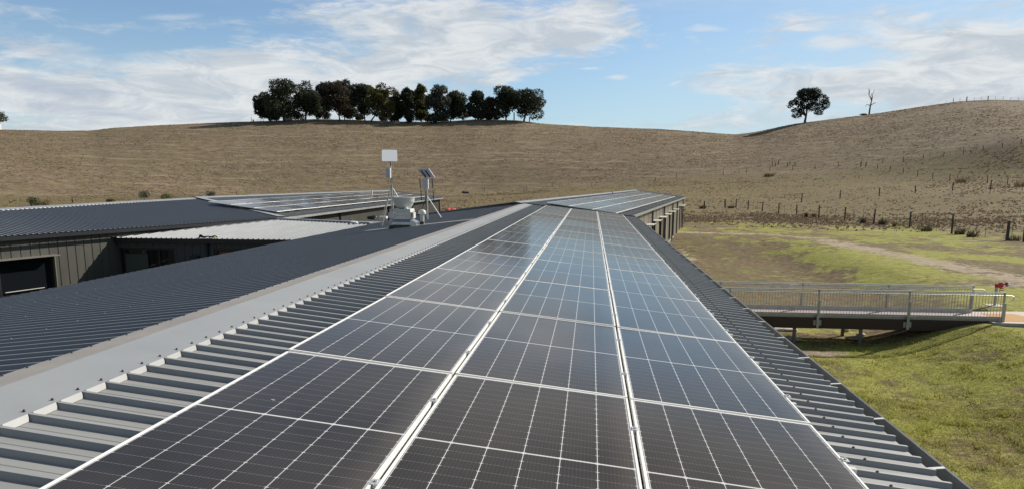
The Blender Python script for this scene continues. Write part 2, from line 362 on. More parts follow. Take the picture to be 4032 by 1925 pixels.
def panel_material():
    """monocrystalline half-cut cells behind glass; UV is in metres over the laminate"""
    m = bpy.data.materials.new('solar_cells'); m.use_nodes = True; nt = m.node_tree; N = nt.nodes; L = nt.links; p = N['Principled BSDF']
    uv = N.new('ShaderNodeUVMap'); sep = N.new('ShaderNodeSeparateXYZ'); L.new(uv.outputs[0], sep.inputs[0])
    def mt(op, a, b=None, c=None):
        q = N.new('ShaderNodeMath'); q.operation = op
        for i, v in enumerate((a, b, c)):
            if v is None: continue
            if isinstance(v, (int, float)): q.inputs[i].default_value = v
            else: L.new(v, q.inputs[i])
        return q.outputs[0]
    U, V = sep.outputs[0], sep.outputs[1]
    def dist(x, pitch):   # distance to the nearest multiple of pitch
        return mt('ABSOLUTE', mt('SUBTRACT', x, mt('MULTIPLY', mt('ROUND', mt('DIVIDE', x, pitch)), pitch)))
    uu = mt('SUBTRACT', U, 0.021)                        # cell columns start
    vm = mt('ABSOLUTE', mt('SUBTRACT', V, 1.139))        # distance from the middle bar
    vv = mt('SUBTRACT', vm, 0.009)
    du = dist(uu, 0.182); dv = dist(vv, 0.0925)
    col_line = mt('LESS_THAN', du, 0.0019)
    mid = mt('LESS_THAN', vm, 0.0065)
    dia = mt('LESS_THAN', mt('ADD', mt('MULTIPLY', du, 0.75), mt('MULTIPLY', dv, 1.9)), 0.0085)
    edge = mt('MAXIMUM', mt('LESS_THAN', U, 0.0165), mt('GREATER_THAN', U, 1.1175))
    edge = mt('MAXIMUM', edge, mt('GREATER_THAN', vm, 1.1225))
    white = mt('MAXIMUM', mt('MAXIMUM', col_line, mid), mt('MAXIMUM', dia, edge))
    hair = mt('LESS_THAN', dv, 0.0009)
    bus = mt('LESS_THAN', dist(mt('ADD', uu, 0.0091), 0.0182), 0.00045)
    tick = mt('LESS_THAN', mt('ADD', dist(mt('ADD', uu, 0.0091), 0.0182), mt('MULTIPLY', dv, 0.5)), 0.0022)
    grey = mt('MAXIMUM', mt('MULTIPLY', hair, 0.62), mt('MAXIMUM', mt('MULTIPLY', bus, 0.22), mt('MULTIPLY', tick, 0.55)))
    nz = N.new('ShaderNodeTexNoise'); nz.inputs['Scale'].default_value = 2.5; nz.inputs['Detail'].default_value = 5
    tc = N.new('ShaderNodeTexCoord'); L.new(tc.outputs['Object'], nz.inputs['Vector'])
    oi = N.new('ShaderNodeObjectInfo')
    def mix(f, a, b):
        q = N.new('ShaderNodeMix'); q.data_type = 'RGBA'
        L.new(f, q.inputs[0])
        for i, v in ((6, a), (7, b)):
            if isinstance(v, tuple): q.inputs[i].default_value = (*v, 1)
            else: L.new(v, q.inputs[i])
        return q.outputs[2]
    base = mix(nz.outputs[0], (0.006, 0.007, 0.010), (0.010, 0.010, 0.012))
    base = mix(grey, base, (0.24, 0.24, 0.235)); base = mix(white, base, (0.58, 0.58, 0.56))
    # dust film, thicker towards the lower edge and the corners, unlike from panel to panel
    gm_ = N.new('ShaderNodeNewGeometry')
    def wn(sc, de, ro=0.6):
        q = N.new('ShaderNodeTexNoise'); q.inputs['Scale'].default_value = sc; q.inputs['Detail'].default_value = de; q.inputs['Roughness'].default_value = ro
        L.new(gm_.outputs['Position'], q.inputs['Vector']); return q.outputs[0]
    def ramp(v, a, b, lo, hi):
        q = N.new('ShaderNodeMapRange'); q.inputs[1].default_value = a; q.inputs[2].default_value = b; q.inputs[3].default_value = lo; q.inputs[4].default_value = hi
        L.new(v, q.inputs[0]); return q.outputs[0]
    dust = ramp(wn(0.8, 8), .35, .72, 0.025, 0.11)
    low_ = ramp(U, 0.98, 1.118, 0.0, 0.10)
    dust = mt('ADD', mt('ADD', dust, low_), mt('MULTIPLY', oi.outputs['Random'], 0.03))
    base = mix(dust, base, (0.34, 0.295, 0.25))
    spot = mt('GREATER_THAN', wn(9.0, 3, 0.5), 0.775)
    base = mix(mt('MULTIPLY', spot, 0.55), base, (0.55, 0.53, 0.48))
    L.new(base, p.inputs['Base Color'])
    n2 = N.new('ShaderNodeTexNoise'); n2.inputs['Scale'].default_value = 1.1; n2.inputs['Detail'].default_value = 4
    L.new(tc.outputs['Object'], n2.inputs['Vector'])
    rr = N.new('ShaderNodeMapRange'); rr.inputs[3].default_value = 0.10; rr.inputs[4].default_value = 0.155
    L.new(n2.outputs[0], rr.inputs[0]); L.new(rr.outputs[0], p.inputs['Roughness'])
    p.inputs['IOR'].default_value = 1.34; p.inputs['Specular IOR Level'].default_value = 0.38
    b = N.new('ShaderNodeBump'); b.inputs['Strength'].default_value = 0.05; b.inputs['Distance'].default_value = 0.01
    n3 = N.new('ShaderNodeTexNoise'); n3.inputs['Scale'].default_value = 1.6; n3.inputs['Detail'].default_value = 2
    L.new(tc.outputs['Object'], n3.inputs['Vector']); L.new(n3.outputs[0], b.inputs['Height']); L.new(b.outputs[0], p.inputs['Normal'])
    return m
MT['cells'] = panel_material()

# ------------------------------------------------------------------ terrain
def pchip(xk, Y, x):
    """monotone cubic through xk (n) for rows Y (m,n) at x (m)"""
    h = np.diff(xk); d = np.diff(Y, axis=1) / h
    s = np.zeros_like(Y)
    w1 = 2*h[1:] + h[:-1]; w2 = h[1:] + 2*h[:-1]
    ok = d[:, :-1]*d[:, 1:] > 0
    dd0 = np.where(ok, d[:, :-1], 1.0); dd1 = np.where(ok, d[:, 1:], 1.0)
    s[:, 1:-1] = np.where(ok, (w1+w2)/(w1/dd0 + w2/dd1), 0)
    s[:, 0] = d[:, 0]; s[:, -1] = d[:, -1]
    x = np.clip(x, xk[0], xk[-1]); i = np.clip(np.searchsorted(xk, x, side='right')-1, 0, len(xk)-2)
    m = np.arange(len(x)); t = (x - xk[i]) / h[i]
    y0, y1, s0, s1 = Y[m, i], Y[m, i+1], s[m, i]*h[i], s[m, i+1]*h[i]
    return y0*(1+2*t)*(1-t)**2 + s0*t*(1-t)**2 + y1*t*t*(3-2*t) + s1*t*t*(t-1)
RK = np.array([0, 45, 70, 110, 130, 175, 210, 250, 300, 350, 420, 700.0])
COLS = [(-1500, -5.1, -5.1, -5.2, -5.2, -5.2, -3.0), (0, -5.1, -5.1, -5.2, -5.3, -5.3, -3.2), (1000, -5.1, -5.1, -5.1, -5.1, -5.0, -4.0),
        (1900, -5.1, -5.1, -5.0, -5.0, -4.6, -4.0), (2330, -5.1, -5.1, -5.0, -4.7, -3.2, -1.5), (2660, -5.1, -5.0, -4.7, -4.1, -2.4, 0.3),
        (2888, -5.1, -5.0, -4.7, -4.2, -2.0, 1.2), (3200, -5.1, -5.0, -4.6, -4.0, -1.3, 2.6), (3390, -5.1, -5.0, -4.5, -3.6, -1.0, 4.0),
        (3700, -5.1, -4.95, -4.0, -2.4, -0.8, 7.5), (4032, -5.1, -4.9, -3.6, -1.7, 0.0, 10.8), (5500, -5.1, -4.9, -3.6, -1.7, 0.0, 12.0)]
SKYL = [(-1500, 530), (0, 512), (240, 517), (370, 516), (400, 512), (450, 506), (626, 495), (940, 482), (1100, 477), (1250, 470), (1408, 474), (1565, 480), (1720, 482), (1880, 471),
        (2035, 475), (2130, 488), (2350, 501), (2580, 509), (2740, 520), (2888, 531), (2975, 521), (3070, 500), (3130, 488), (3290, 468), (3410, 453),
        (3600, 424), (3756, 402), (3880, 396), (4032, 400), (4600, 430), (5500, 480)]
def th_of(px):
    r = ray(px, 600); return math.atan2(r[0], r[1])
TH = np.linspace(th_of(-1500), th_of(5500), 1200)
def tan_el(px, py):
    r = ray(px, py); return r[2] / math.hypot(r[0], r[1])
colth = np.array([th_of(c[0]) for c in COLS]); skth = np.array([th_of(s[0]) for s in SKYL])
sk_tan = np.array([tan_el(*s) for s in SKYL])
tab = np.array([np.interp(TH, colth, [c[k] for c in COLS]) for k in range(1, 7)]).T      # (n,6)
skt = np.interp(TH, skth, sk_tan)
ker = np.hanning(13); ker /= ker.sum()
skt = np.convolve(np.pad(skt, 6, mode='edge'), ker, mode='valid')
zc = skt*350
PROF = np.zeros((len(TH), len(RK)))
PROF[:, 0] = -5.1; PROF[:, 1:7] = tab
ker2 = np.hanning(61); ker2 /= ker2.sum()
for k in range(1, 7): PROF[:, k] = np.convolve(np.pad(PROF[:, k], 30, mode='edge'), ker2, mode='valid')
PROF[:, 7] = PROF[:, 6] + (zc-PROF[:, 6])*0.33
PROF[:, 8] = PROF[:, 6] + (zc-PROF[:, 6])*0.72
PROF[:, 9] = zc; PROF[:, 10] = zc*0.98; PROF[:, 11] = zc*0.6
def raw_profile(th, r):
    i = np.interp(th, TH, np.arange(len(TH))); i0 = np.clip(i.astype(int), 0, len(TH)-2); t = (i-i0)[:, None]
    return pchip(RK, PROF[i0]*(1-t) + PROF[i0+1]*t, r)
# make the highest sight line of every azimuth meet the skyline exactly
rs = np.linspace(215, 480, 140)
for it in range(3):
    mx = np.full(len(TH), -9.0)
    for r in rs: mx = np.maximum(mx, raw_profile(TH, np.full(len(TH), r))/r)
    k = skt/mx
    PROF[:, 8:] *= k[:, None]; PROF[:, 7] = PROF[:, 6] + (PROF[:, 9]-PROF[:, 6])*0.33
def sst(a, b, x):
    t = np.clip((x-a)/(b-a), 0, 1); return t*t*(3-2*t)
NG = np.random.RandomState(5).rand(64, 64)
def vnoise(x, y):
    xi = np.floor(x).astype(int); yi = np.floor(y).astype(int); fx = x-xi; fy = y-yi
    fx = fx*fx*(3-2*fx); fy = fy*fy*(3-2*fy)
    g = lambda a, b: NG[a % 64, b % 64]
    return (g(xi, yi)*(1-fx)+g(xi+1, yi)*fx)*(1-fy) + (g(xi, yi+1)*(1-fx)+g(xi+1, yi+1)*fx)*fy
def fbm(x, y, o=4):
    s = 0; a = 0.5
    for k in range(o): s = s + a*vnoise(x, y); x = x*2.03+11.3; y = y*2.03+5.7; a *= 0.5
    return s
def swale(x, y):
    edge = 10.6 + 3.6*sst(27, 40, y) + 1.0*(fbm(x*0.05+3, y*0.12, 2)-.4)
    a = 1 - sst(edge-1.0, edge+4.3, x)
    b = 1 - sst(54, 69, y + 0.3*(x-10))
    c = sst(-8.6, -6.0, x)*1.0
    return a*b*c
def ground(x, y):
    """terrain height (floor of the buildings = 0)"""
    x = np.atleast_1d(np.asarray(x, float)); y = np.atleast_1d(np.asarray(y, float))
    th = np.arctan2(x, y); r = np.hypot(x, y)
    thc = np.clip(th, TH[0], TH[-1])
    z = raw_profile(thc, r)
    far = sst(30, 100, r)
    z = z - 0.95*swale(x, y)*(1-sst(60, 90, r))
    z = z + (fbm(x*0.03, y*0.03, 3)-.45)*0.4*sst(120, 260, r)*(1-sst(280, 340, r)) + (fbm(x*0.25, y*0.25, 3)-.45)*0.16
    z = z - 0.13*sst(14.3, 15.0, x)*(1-sst(24.5, 25.5, x))*sst(21.6, 22.6, y)*(1-sst(29.2, 30.0, y))
    # small shoulder in the near mound by the bridge end
    z = z + 0.10*np.exp(-((x-15.5)/2.5)**2 - ((y-23.5)/3.0)**2)
    return z + ZC
def g1(x, y): return float(ground(x, y)[0])
RR = np.concatenate([np.arange(10, 120, 0.25), np.arange(120, 480, 1.0)])
def hit(px, py, rmin=10):
    """where the sight line through this pixel meets the terrain"""
    r = ray(px, py); h = math.hypot(r[0], r[1]); r = r/h
    R = RR[RR >= rmin]; x = r[0]*R; y = r[1]*R; z = r[2]*R + ZC
    d = z - ground(x, y); k = np.where(d < 0)[0]
    k = k[0] if len(k) else int(np.argmin(d))
    if k > 0 and d[k] < 0:
        t = d[k-1]/(d[k-1]-d[k]); R0 = R[k-1]+(R[k]-R[k-1])*t
    else: R0 = R[k]
    x0, y0 = r[0]*R0, r[1]*R0
    return np.array([x0, y0, g1(x0, y0)]), R0

def masks(x, y):
    r = np.hypot(x, y); th = np.degrees(np.arctan2(x, y))
    n1 = fbm(x*0.16+1, y*0.16, 4); n2 = fbm(x*0.5, y*0.5+9, 4); n3 = fbm(x*0.07+4, y*0.07, 3)
    near = 1 - sst(78, 100, r + 0*x)
    lawn = near*sst(-2, 0.5, x)
    # lush band: inside of the track, mound, below the bridge
    green = lawn*(0.34-.10*sst(29, 34, y)*(1-np.exp(-((x-17)/3.5)**2)) + 2.2*(n1-.45)+1.5*(n2-.45))
    green += lawn*0.40*np.exp(-((x-(17+1.5*n1))/3.2)**2)*sst(31, 37, y)*(1-sst(58, 66, y))
    green += lawn*0.22*np.exp(-((y-74)/3.0)**2)
    green += lawn*0.22*(1-sst(24, 30, y))
    green -= lawn*0.28*swale(x, y)*sst(30, 33, y)*(1-0.8*sst(.48, .60, n1))
    green += 0.16*(1-lawn)*np.clip((n3-.5)*4, 0, 1)*(1-sst(200, 240, r))
    for (bx, by, bs, bw) in ((11.5, 18.5, 2.6, .75), (14.5, 16.0, 2.0, .6), (9.2, 21.5, 1.6, .45), (8.3, 13.2, 1.5, .4), (12.5, 22.5, 1.6, .45), (17.5, 19.5, 2.2, .6)):
        green -= .6*bw*np.exp(-((x-bx)/bs)**2-((y-by)/bs)**2)*(.4+1.2*n2)
    green -= 0.25*sst(74, 84, r)*lawn
    # worn vehicle track: runs along the far side, then turns towards the bridge end
    path = [(3, 72), (10, 70), (16.5, 68.8), (19.6, 65), (21, 53), (21.9, 42.5), (22.8, 36.5), (25, 27)]
    dmin = np.full(np.shape(x), 99.0)
    for (ax, ay), (bx, by) in zip(path[:-1], path[1:]):
        ux, uy = bx-ax, by-ay; t = np.clip(((x-ax)*ux+(y-ay)*uy)/(ux*ux+uy*uy), 0, 1)
        dmin = np.minimum(dmin, np.hypot(x-ax-t*ux, y-ay-t*uy))
    dmin = dmin + 1.6*(n2-.5)
    nearend = 1-sst(60, 66, y)
    tr = np.exp(-(dmin/(1.1+0.9*nearend))**2)*(0.26+1.15*n2)
    bare = (0.95-.15*nearend)*tr*near
    bare += lawn*0.55*np.clip((fbm(x*0.35+7, y*0.35+2, 4)-.60)*6, 0, 1)
    bare += 0.7*np.exp(-((x-8.2)/1.1)**2-((y-25.6)/0.45)**2) + 0.5*np.exp(-((x-7.2)/1.6)**2-((y-56)/6.0)**2)*n2*2
    hill = sst(196, 212, r - 10*np.exp(-((th-8)/8)**2)) 
    # right knoll stays darker and greener
    return np.clip(green, 0, 1), np.clip(bare, 0, 1), hill

def build_terrain():
    ths = np.radians(np.concatenate([np.linspace(-180, -44, 40)[:-1], np.arange(-44, 38, 0.2), np.linspace(38, 180, 42)[:-1]]))
    r = np.concatenate([[0.0], np.geomspace(3, 470, 430), np.linspace(480, 1500, 18)])
    A, R = np.meshgrid(ths, r, indexing='ij'); x = (R*np.sin(A)).ravel(); y = (R*np.cos(A)).ravel()
    z = ground(x, y)
    na, nr = A.shape
    idx = np.arange(na*nr).reshape(na, nr); nxt = np.roll(idx, -1, axis=0)
    f = np.stack([idx[:, :-1], idx[:, 1:], nxt[:, 1:], nxt[:, :-1]], -1).reshape(-1, 4)
    me = bpy.data.meshes.new('ground'); me.vertices.add(len(x)); me.vertices.foreach_set('co', np.stack([x, y, z], 1).ravel())
    me.loops.add(f.size); me.loops.foreach_set('vertex_index', f.ravel().astype(np.int32))
    me.polygons.add(len(f)); me.polygons.foreach_set('loop_start', np.arange(0, f.size, 4, dtype=np.int32))
    me.polygons.foreach_set('loop_total', np.full(len(f), 4, dtype=np.int32))
    me.polygons.foreach_set('use_smooth', np.ones(len(f), bool))
    me.update(); me.validate()
    g, b, h = masks(x, y)
    col = me.color_attributes.new('ground_kind', 'FLOAT_COLOR', 'POINT')
    col.data.foreach_set('color', np.stack([g, b, h, np.ones_like(g)], 1).ravel().astype(np.float32))
    m = bpy.data.materials.new('dry_paddock'); m.use_nodes = True; nt = m.node_tree; N = nt.nodes; L = nt.links; p = N['Principled BSDF']
    p.inputs['Roughness'].default_value = 0.95; p.inputs['Specular IOR Level'].default_value = 0.1
    at_ = N.new('ShaderNodeAttribute'); at_.attribute_name = 'ground_kind'; sp = N.new('ShaderNodeSeparateColor'); L.new(at_.outputs['Color'], sp.inputs[0])
    tc = N.new('ShaderNodeTexCoord')
    def noise(s, d=8, ro=0.6, sc=None):
        n = N.new('ShaderNodeTexNoise'); n.inputs['Scale'].default_value = s; n.inputs['Detail'].default_value = d; n.inputs['Roughness'].default_value = ro
        if sc:
            mp = N.new('ShaderNodeMapping'); mp.inputs['Scale'].default_value = sc; L.new(tc.outputs['Object'], mp.inputs[0]); L.new(mp.outputs[0], n.inputs['Vector'])
        else: L.new(tc.outputs['Object'], n.inputs['Vector'])
        return n.outputs[0]
    def mr(v, a, b, lo=0, hi=1):
        q = N.new('ShaderNodeMapRange'); q.inputs[1].default_value = a; q.inputs[2].default_value = b; q.inputs[3].default_value = lo; q.inputs[4].default_value = hi
        L.new(v, q.inputs[0]); return q.outputs[0]
    def mix(f_, a, b, bt='MIX'):
        q = N.new('ShaderNodeMix'); q.data_type = 'RGBA'; q.blend_type = bt
        if isinstance(f_, float): q.inputs[0].default_value = f_
        else: L.new(f_, q.inputs[0])
        for i, v in ((6, a), (7, b)):
            if isinstance(v, tuple): q.inputs[i].default_value = (*v, 1)
            else: L.new(v, q.inputs[i])
        return q.outputs[2]
    def add(a, b, op='ADD'):
        q = N.new('ShaderNodeMath'); q.operation = op
        for i, v in enumerate((a, b)):
            if isinstance(v, float): q.inputs[i].default_value = v
            else: L.new(v, q.inputs[i])
        return q.outputs[0]
    nf = noise(2.2, 10, 0.72); nm = noise(0.35, 8, 0.65); nl = noise(0.03, 5, 0.55); nv = noise(11.0, 6, 0.7)
    hs = noise(0.55, 10, 0.75, (0.5, 1.0, 1.0))
    dry = mix(mr(nf, .38, .62), (0.088, 0.062, 0.034), (0.225, 0.168, 0.092))
    dry = mix(mr(nm, .42, .62), dry, (0.145, 0.120, 0.062))
    grn = mix(mr(nf, .35, .65), (0.140, 0.145, 0.032), (0.350, 0.330, 0.082))
    grn = mix(mr(nm, .45, .60), grn, (0.250, 0.250, 0.055))
    hill = mix(mr(hs, .40, .62), (0.108, 0.079, 0.053), (0.285, 0.214, 0.147))
    hill = mix(mr(nm, .40, .62, 0, .6), hill, (0.160, 0.116, 0.074))
    hill = mix(mr(nl, .40, .62, 0, .35), hill, (0.145, 0.122, 0.072))
    geo = N.new('ShaderNodeSeparateXYZ'); L.new(tc.outputs['Object'], geo.inputs[0])
    wv = add(add(geo.outputs[2], add(noise(0.012, 3, .5), 9.0, 'MULTIPLY')), 2.4, 'MULTIPLY')
    sn = N.new('ShaderNodeMath'); sn.operation = 'SINE'; L.new(wv, sn.inputs[0])
    trk = add(mr(sn.outputs[0], .72, .98, 0, .5), mr(noise(0.05, 4, .6), .45, .62), 'MULTIPLY')
    hill = mix(trk, hill, (0.33, 0.265, 0.185))
    bare = mix(mr(nf, .3, .7), (0.26, 0.20, 0.14), (0.42, 0.345, 0.255))
    c = mix(mr(sp.outputs[2], 0, 1), dry, hill)
    n4 = noise(0.9, 9, 0.7)
    gm = mr(add(sp.outputs[0], add(add(add(nm, -.5), 1.2, 'MULTIPLY'), add(add(add(nf, -.5), 1.4, 'MULTIPLY'), add(add(n4, -.5), 2.6, 'MULTIPLY')))), .16, .66)
    c = mix(gm, c, grn)
    bm = mr(add(sp.outputs[1], add(add(add(nf, -.5), 1.3, 'MULTIPLY'), add(add(n4, -.5), 1.5, 'MULTIPLY'))), .36, .66)
    c = mix(bm, c, bare)
    v = mr(nv, .3, .7, .62, 1.36)
    sc_ = N.new('ShaderNodeVectorMath'); sc_.operation = 'SCALE'; L.new(c, sc_.inputs[0]); L.new(v, sc_.inputs['Scale'])
    L.new(sc_.outputs[0], p.inputs['Base Color'])
    b = N.new('ShaderNodeBump'); b.inputs['Strength'].default_value = 0.6; b.inputs['Distance'].default_value = 0.10
    bb = add(nf, add(nm, 2.0, 'MULTIPLY')); L.new(bb, b.inputs['Height']); L.new(b.outputs[0], p.inputs['Normal'])
    me.materials.append(m)
    o = bpy.data.objects.new('ground', me); COL.objects.link(o); o['kind'] = 'structure'
build_terrain()

# ------------------------------------------------------------------ roofs
def U3(v): v = np.array(v, float); return v/np.linalg.norm(v)
def rib_roof(O, a, b, a0, a1, bmin, bmax, pitch=0.19, h=0.032, flute=True, phase=0.0):
    """ribbed sheet: O origin on the pan plane, a along the eave, b up the slope; ribs run along b"""
    O = np.array(O, float); a = U3(a); b = U3(b); n = U3(np.cross(a, b)); n = n if n[2] > 0 else -n
    prof = []
    x = math.floor((a0-phase)/pitch)*pitch + phase
    one = [(-0.021, 0), (-0.011, h), (0.011, h), (0.023, 0)]
    if flute: one += [(0.088, 0), (0.092, 0.0025), (0.100, 0.0025), (0.104, 0)]
    while x < a1 + pitch:
        for dx, hh in one: prof.append((x+dx, hh))
        x += pitch
    prof = [(p, q) for p, q in prof if a0 <= p <= a1]
    prof = [(a0, 0.0)] + prof + [(a1, 0.0)]
    m = MB()
    for s, hh in prof:
        m.v.append(tuple(O + a*s + b*bmin(s) + n*hh)); m.v.append(tuple(O + a*s + b*bmax(s) + n*hh))
    flip = np.dot(np.cross(a, b), n) > 0
    for i in range(len(prof)-1):
        q = (2*i, 2*i+2, 2*i+3, 2*i+1); m.f.append(q if flip else q[::-1])
    return m
def ribs_at(a0, a1, pitch=0.19, phase=0.0):
    x = math.ceil((a0-phase)/pitch)*pitch + phase; out = []
    while x < a1: out.append(x); x += pitch
    return out

PITCH = 0.1117
SL = math.tan(PITCH); CO, SI = math.cos(PITCH), math.sin(PITCH)
Wp = np.array([[CO, 0, SI], [0, 1, 0], [-SI, 0, CO]]); Tp = np.array([1.880, -4.441, 1.348])
def pan(u, v, n=0.0): return Wp @ (np.array([u, v, n]) - Tp) + np.array([0, 0, ZC])
NP = -0.142                      # pan plane below the panel faces
YA0, YA1 = -9.0, 33.75
ridge_u = -1.12
# main wing A
A = empty('school_wing', (-3.2, 12, 0), 'long near wing with blue-grey ribbed gable roof carrying the closest solar panels', 'building')
eave_u = 4.135
O = pan(eave_u, 0, NP); b_up = Wp @ np.array([-1, 0, 0])
yo = O[1]
rib_roof(O, (0, 1, 0), b_up, YA0-yo, YA1-yo, lambda s: 0.0, lambda s: eave_u-ridge_u-0.02).build('roof_sheet', MT['roof'], A)
RX = pan(ridge_u, 0, NP); ridgeX, ridgeZ = RX[0], RX[2]
LX = -8.80
O2 = np.array([LX, 0, ridgeZ - (ridgeX-LX)*SL]); b2 = U3((1, 0, SL)); len2 = (ridgeX-LX)/CO
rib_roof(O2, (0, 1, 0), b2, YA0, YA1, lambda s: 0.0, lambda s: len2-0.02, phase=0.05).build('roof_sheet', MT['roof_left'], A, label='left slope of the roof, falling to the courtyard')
# ridge capping with a scalloped lip turned down into the pans
def ridge_cap(parent, P0, P1, dr, dl, nr, nl, wr, wl, lip_side='r', pitch=0.19, phase=0.0, matl=None, lips=True, screws=True, rise=0.034, a_off=0.0):
    P0 = np.array(P0, float); P1 = np.array(P1, float); a = U3(P1-P0); Ln = np.linalg.norm(P1-P0)
    dr, dl, nr, nl = map(U3, (dr, dl, nr, nl)); up = np.array([0, 0, 1.0])
    m = MB(); t = 0.0025
    n = max(2, int(Ln/(0.35 if screws else 1.5))); jr = random.Random(3); jit = [(jr.uniform(-.0022, .0022), jr.uniform(-.0016, .0016)) for _ in range(n+1)]
    left_ids = []
    for k in range(n):
        s0, s1 = Ln*k/n, Ln*(k+1)/n; w = 0.0
        p0, p1 = P0+a*s0 + up*(rise+0.012+jit[k][0]), P0+a*s1 + up*(rise+0.012+jit[k+1][0])
        ar0, ar1 = P0+a*s0+dr*wr+nr*rise, P0+a*s1+dr*wr+nr*rise
        al0, al1 = P0+a*s0+dl*wl+nl*rise, P0+a*s1+dl*wl+nl*rise
        m.quad(p0, p1, ar1, ar0) if np.dot(np.cross(p1-p0, ar0-p0), up) > 0 else m.quad(p0, ar0, ar1, p1)
        left_ids.append(len(m.f)); m.quad(p0, p1, al1, al0) if np.dot(np.cross(p1-p0, al0-p0), up) > 0 else m.quad(p0, al0, al1, p1)
    cap = m.build('ridge_cap', matl or MT['cap'], parent)
    cap.data.materials.append(MT['cap_dusty'])
    for i_ in left_ids: cap.data.polygons[i_].material_index = 1
    rr = ribs_at(0, Ln, pitch, phase)
    if lips:
        for d, nn, w in ((dr, nr, wr), (dl, nl, wl)):
            lp = MB()
            for x in rr:
                e0 = P0+a*(x+0.016)+d*w+nn*rise; e1 = P0+a*(x+pitch-0.016)+d*w+nn*rise
                f0 = P0+a*(x+0.030)+d*(w+0.022)+nn*0.003; f1 = P0+a*(x+pitch-0.030)+d*(w+0.022)+nn*0.003
                lp.quad(e0, e1, f1, f0)
            sub(cap); lp.build('cap_lip', MT['cap_lip'], cap)
    if screws:
        for d, nn, w in ((dr, nr, wr), (dl, nl, wl)):
            sc = MB()
            for x in rr:
                c = P0+a*x+d*(w-0.035)+nn*rise
                sc.tube([c, c+nn*0.004], 0.009, 6); sc.tube([c+nn*0.004, c+nn*0.012], 0.005, 6)
            sub(cap); o = sc.build('screw_row', MT['screw'], cap); o['kind'] = 'stuff'
    return cap
dr = Wp @ np.array([1, 0, 0]); dl = np.array([-CO, 0, -SI]); nr = Wp @ np.array([0, 0, 1]); nl = np.array([-SI, 0, CO])
ph = (yo - YA0) % 0.19
ridge_cap(A, (ridgeX, YA0, ridgeZ), (ridgeX, YA1+0.02, ridgeZ), dr, dl, nr, nl, 0.365, 0.33, phase=ph)
# roof screws on the rib tops
def screw_rows(parent, O, a, b, xs, rows, hh=0.029, matl=None, r=0.010):
    a = U3(a); b = U3(b); n = U3(np.cross(a, b)); n = n if n[2] > 0 else -n
    for bb in rows:
        m = MB()
        for x in xs:
            c = np.array(O)+a*x+b*bb+n*hh; m.tube([c, c+n*0.004], r*1.1, 6); m.tube([c+n*0.004, c+n*0.011], r*.65, 6)
        o = m.build('screw_row', matl or MT['screw'], parent); o['kind'] = 'stuff'
xsR = ribs_at(YA0-yo, YA1-yo)
screw_rows(A, O, (0, 1, 0), b_up, xsR, [0.41])
screw_rows(A, O2, (0, 1, 0), b2, ribs_at(YA0, YA1, phase=.05)[::2], [0.5, 1.7, 2.9, 4.1], matl=MT['screw_light'], r=0.008)
# gutters
def gutter(parent, E0, E1, out, w=0.13, d=0.11, lip=0.02, drop=0.012, straps=None, matl=None):
    E0 = np.array(E0, float); E1 = np.array(E1, float); a = U3(E1-E0); out = U3(out); up = np.array([0, 0, 1.0]); Ln = np.linalg.norm(E1-E0)
    def P(s, o, z): return E0 + a*s + out*o + up*z
    pr = [(-0.03, -drop), (-0.03, -d), (w, -d), (w, lip*0+0.0), (w+0.012, 0.004), (w+0.012, -d-0.006), (-0.036, -d-0.006), (-0.036, -drop)]
    m = MB(); n0 = len(m.v)
    for s in (0, Ln):
        for o, z in pr: m.v.append(tuple(P(s, o, z)))
    k = len(pr)
    for i in range(k): j = (i+1) % k; m.f.append((i, j, k+j, k+i))
    m.f.append(tuple(range(k))); m.f.append(tuple(range(k, 2*k))[::-1])
    g = m.build('gutter', matl or MT['gutter'], parent)
    if straps:
        sub(g)
        for s in straps:
            q = MB(); q.hexa([P(s, -0.02, 0.004), P(s+0.03, -0.02, 0.004), P(s+0.075, w, 0.002), P(s+0.045, w, 0.002),
                              P(s, -0.02, 0.008), P(s+0.03, -0.02, 0.008), P(s+0.075, w, 0.006), P(s+0.045, w, 0.006)])
            q.build('gutter_strap', MT['strap'], g)
    return g
E = pan(eave_u-0.02, 0, NP-0.006)
gutter(A, (E[0], YA0, E[2]), (E[0], YA1-0.1, E[2]), (1, 0, 0), straps=[1.0 + 4.02-YA0-yo + 1.19*k - 4.0 + yo - 4.44 + 4.44 for k in range(0, 32)] if False else [v + 4.441 - YA0 for v in np.arange(-10.2, 28.9, 0.915)])
gutter(A, (LX+0.03, YA0, O2[2]-0.006), (LX+0.03, YA1, O2[2]-0.006), (-1, 0, 0))
# far edge flashing of A
m = MB()
m.obox((ridgeX, YA1-0.02, ridgeZ+0.03), Wp @ np.array([eave_u-ridge_u, 0, 0]), (0, 0.16, 0), (0, 0, 0.05))
m.obox((ridgeX, YA1-0.02, ridgeZ+0.03), (LX-ridgeX, 0, -(ridgeX-LX)*SL), (0, 0.16, 0), (0, 0, 0.05))
m.build('end_flashing', MT['fascia'], A)
# pale cover flashing running down the left slope past the vents
m = MB(); yf = 20.75
for (x0, x1, y0, y1) in ((ridgeX-0.32, -6.75, yf-0.26, yf+0.26),):
    za = ridgeZ - (ridgeX-x0)*SL + 0.040; zb = ridgeZ - (ridgeX-x1)*SL + 0.040
    m.hexa([(x1, y0, zb-.006), (x0, y0, za-.006), (x0, y1, za-.006), (x1, y1, zb-.006), (x1, y0, zb), (x0, y0, za), (x0, y1, za), (x1, y1, zb)])
m.build('cover_flashing', MT['cap'], A)
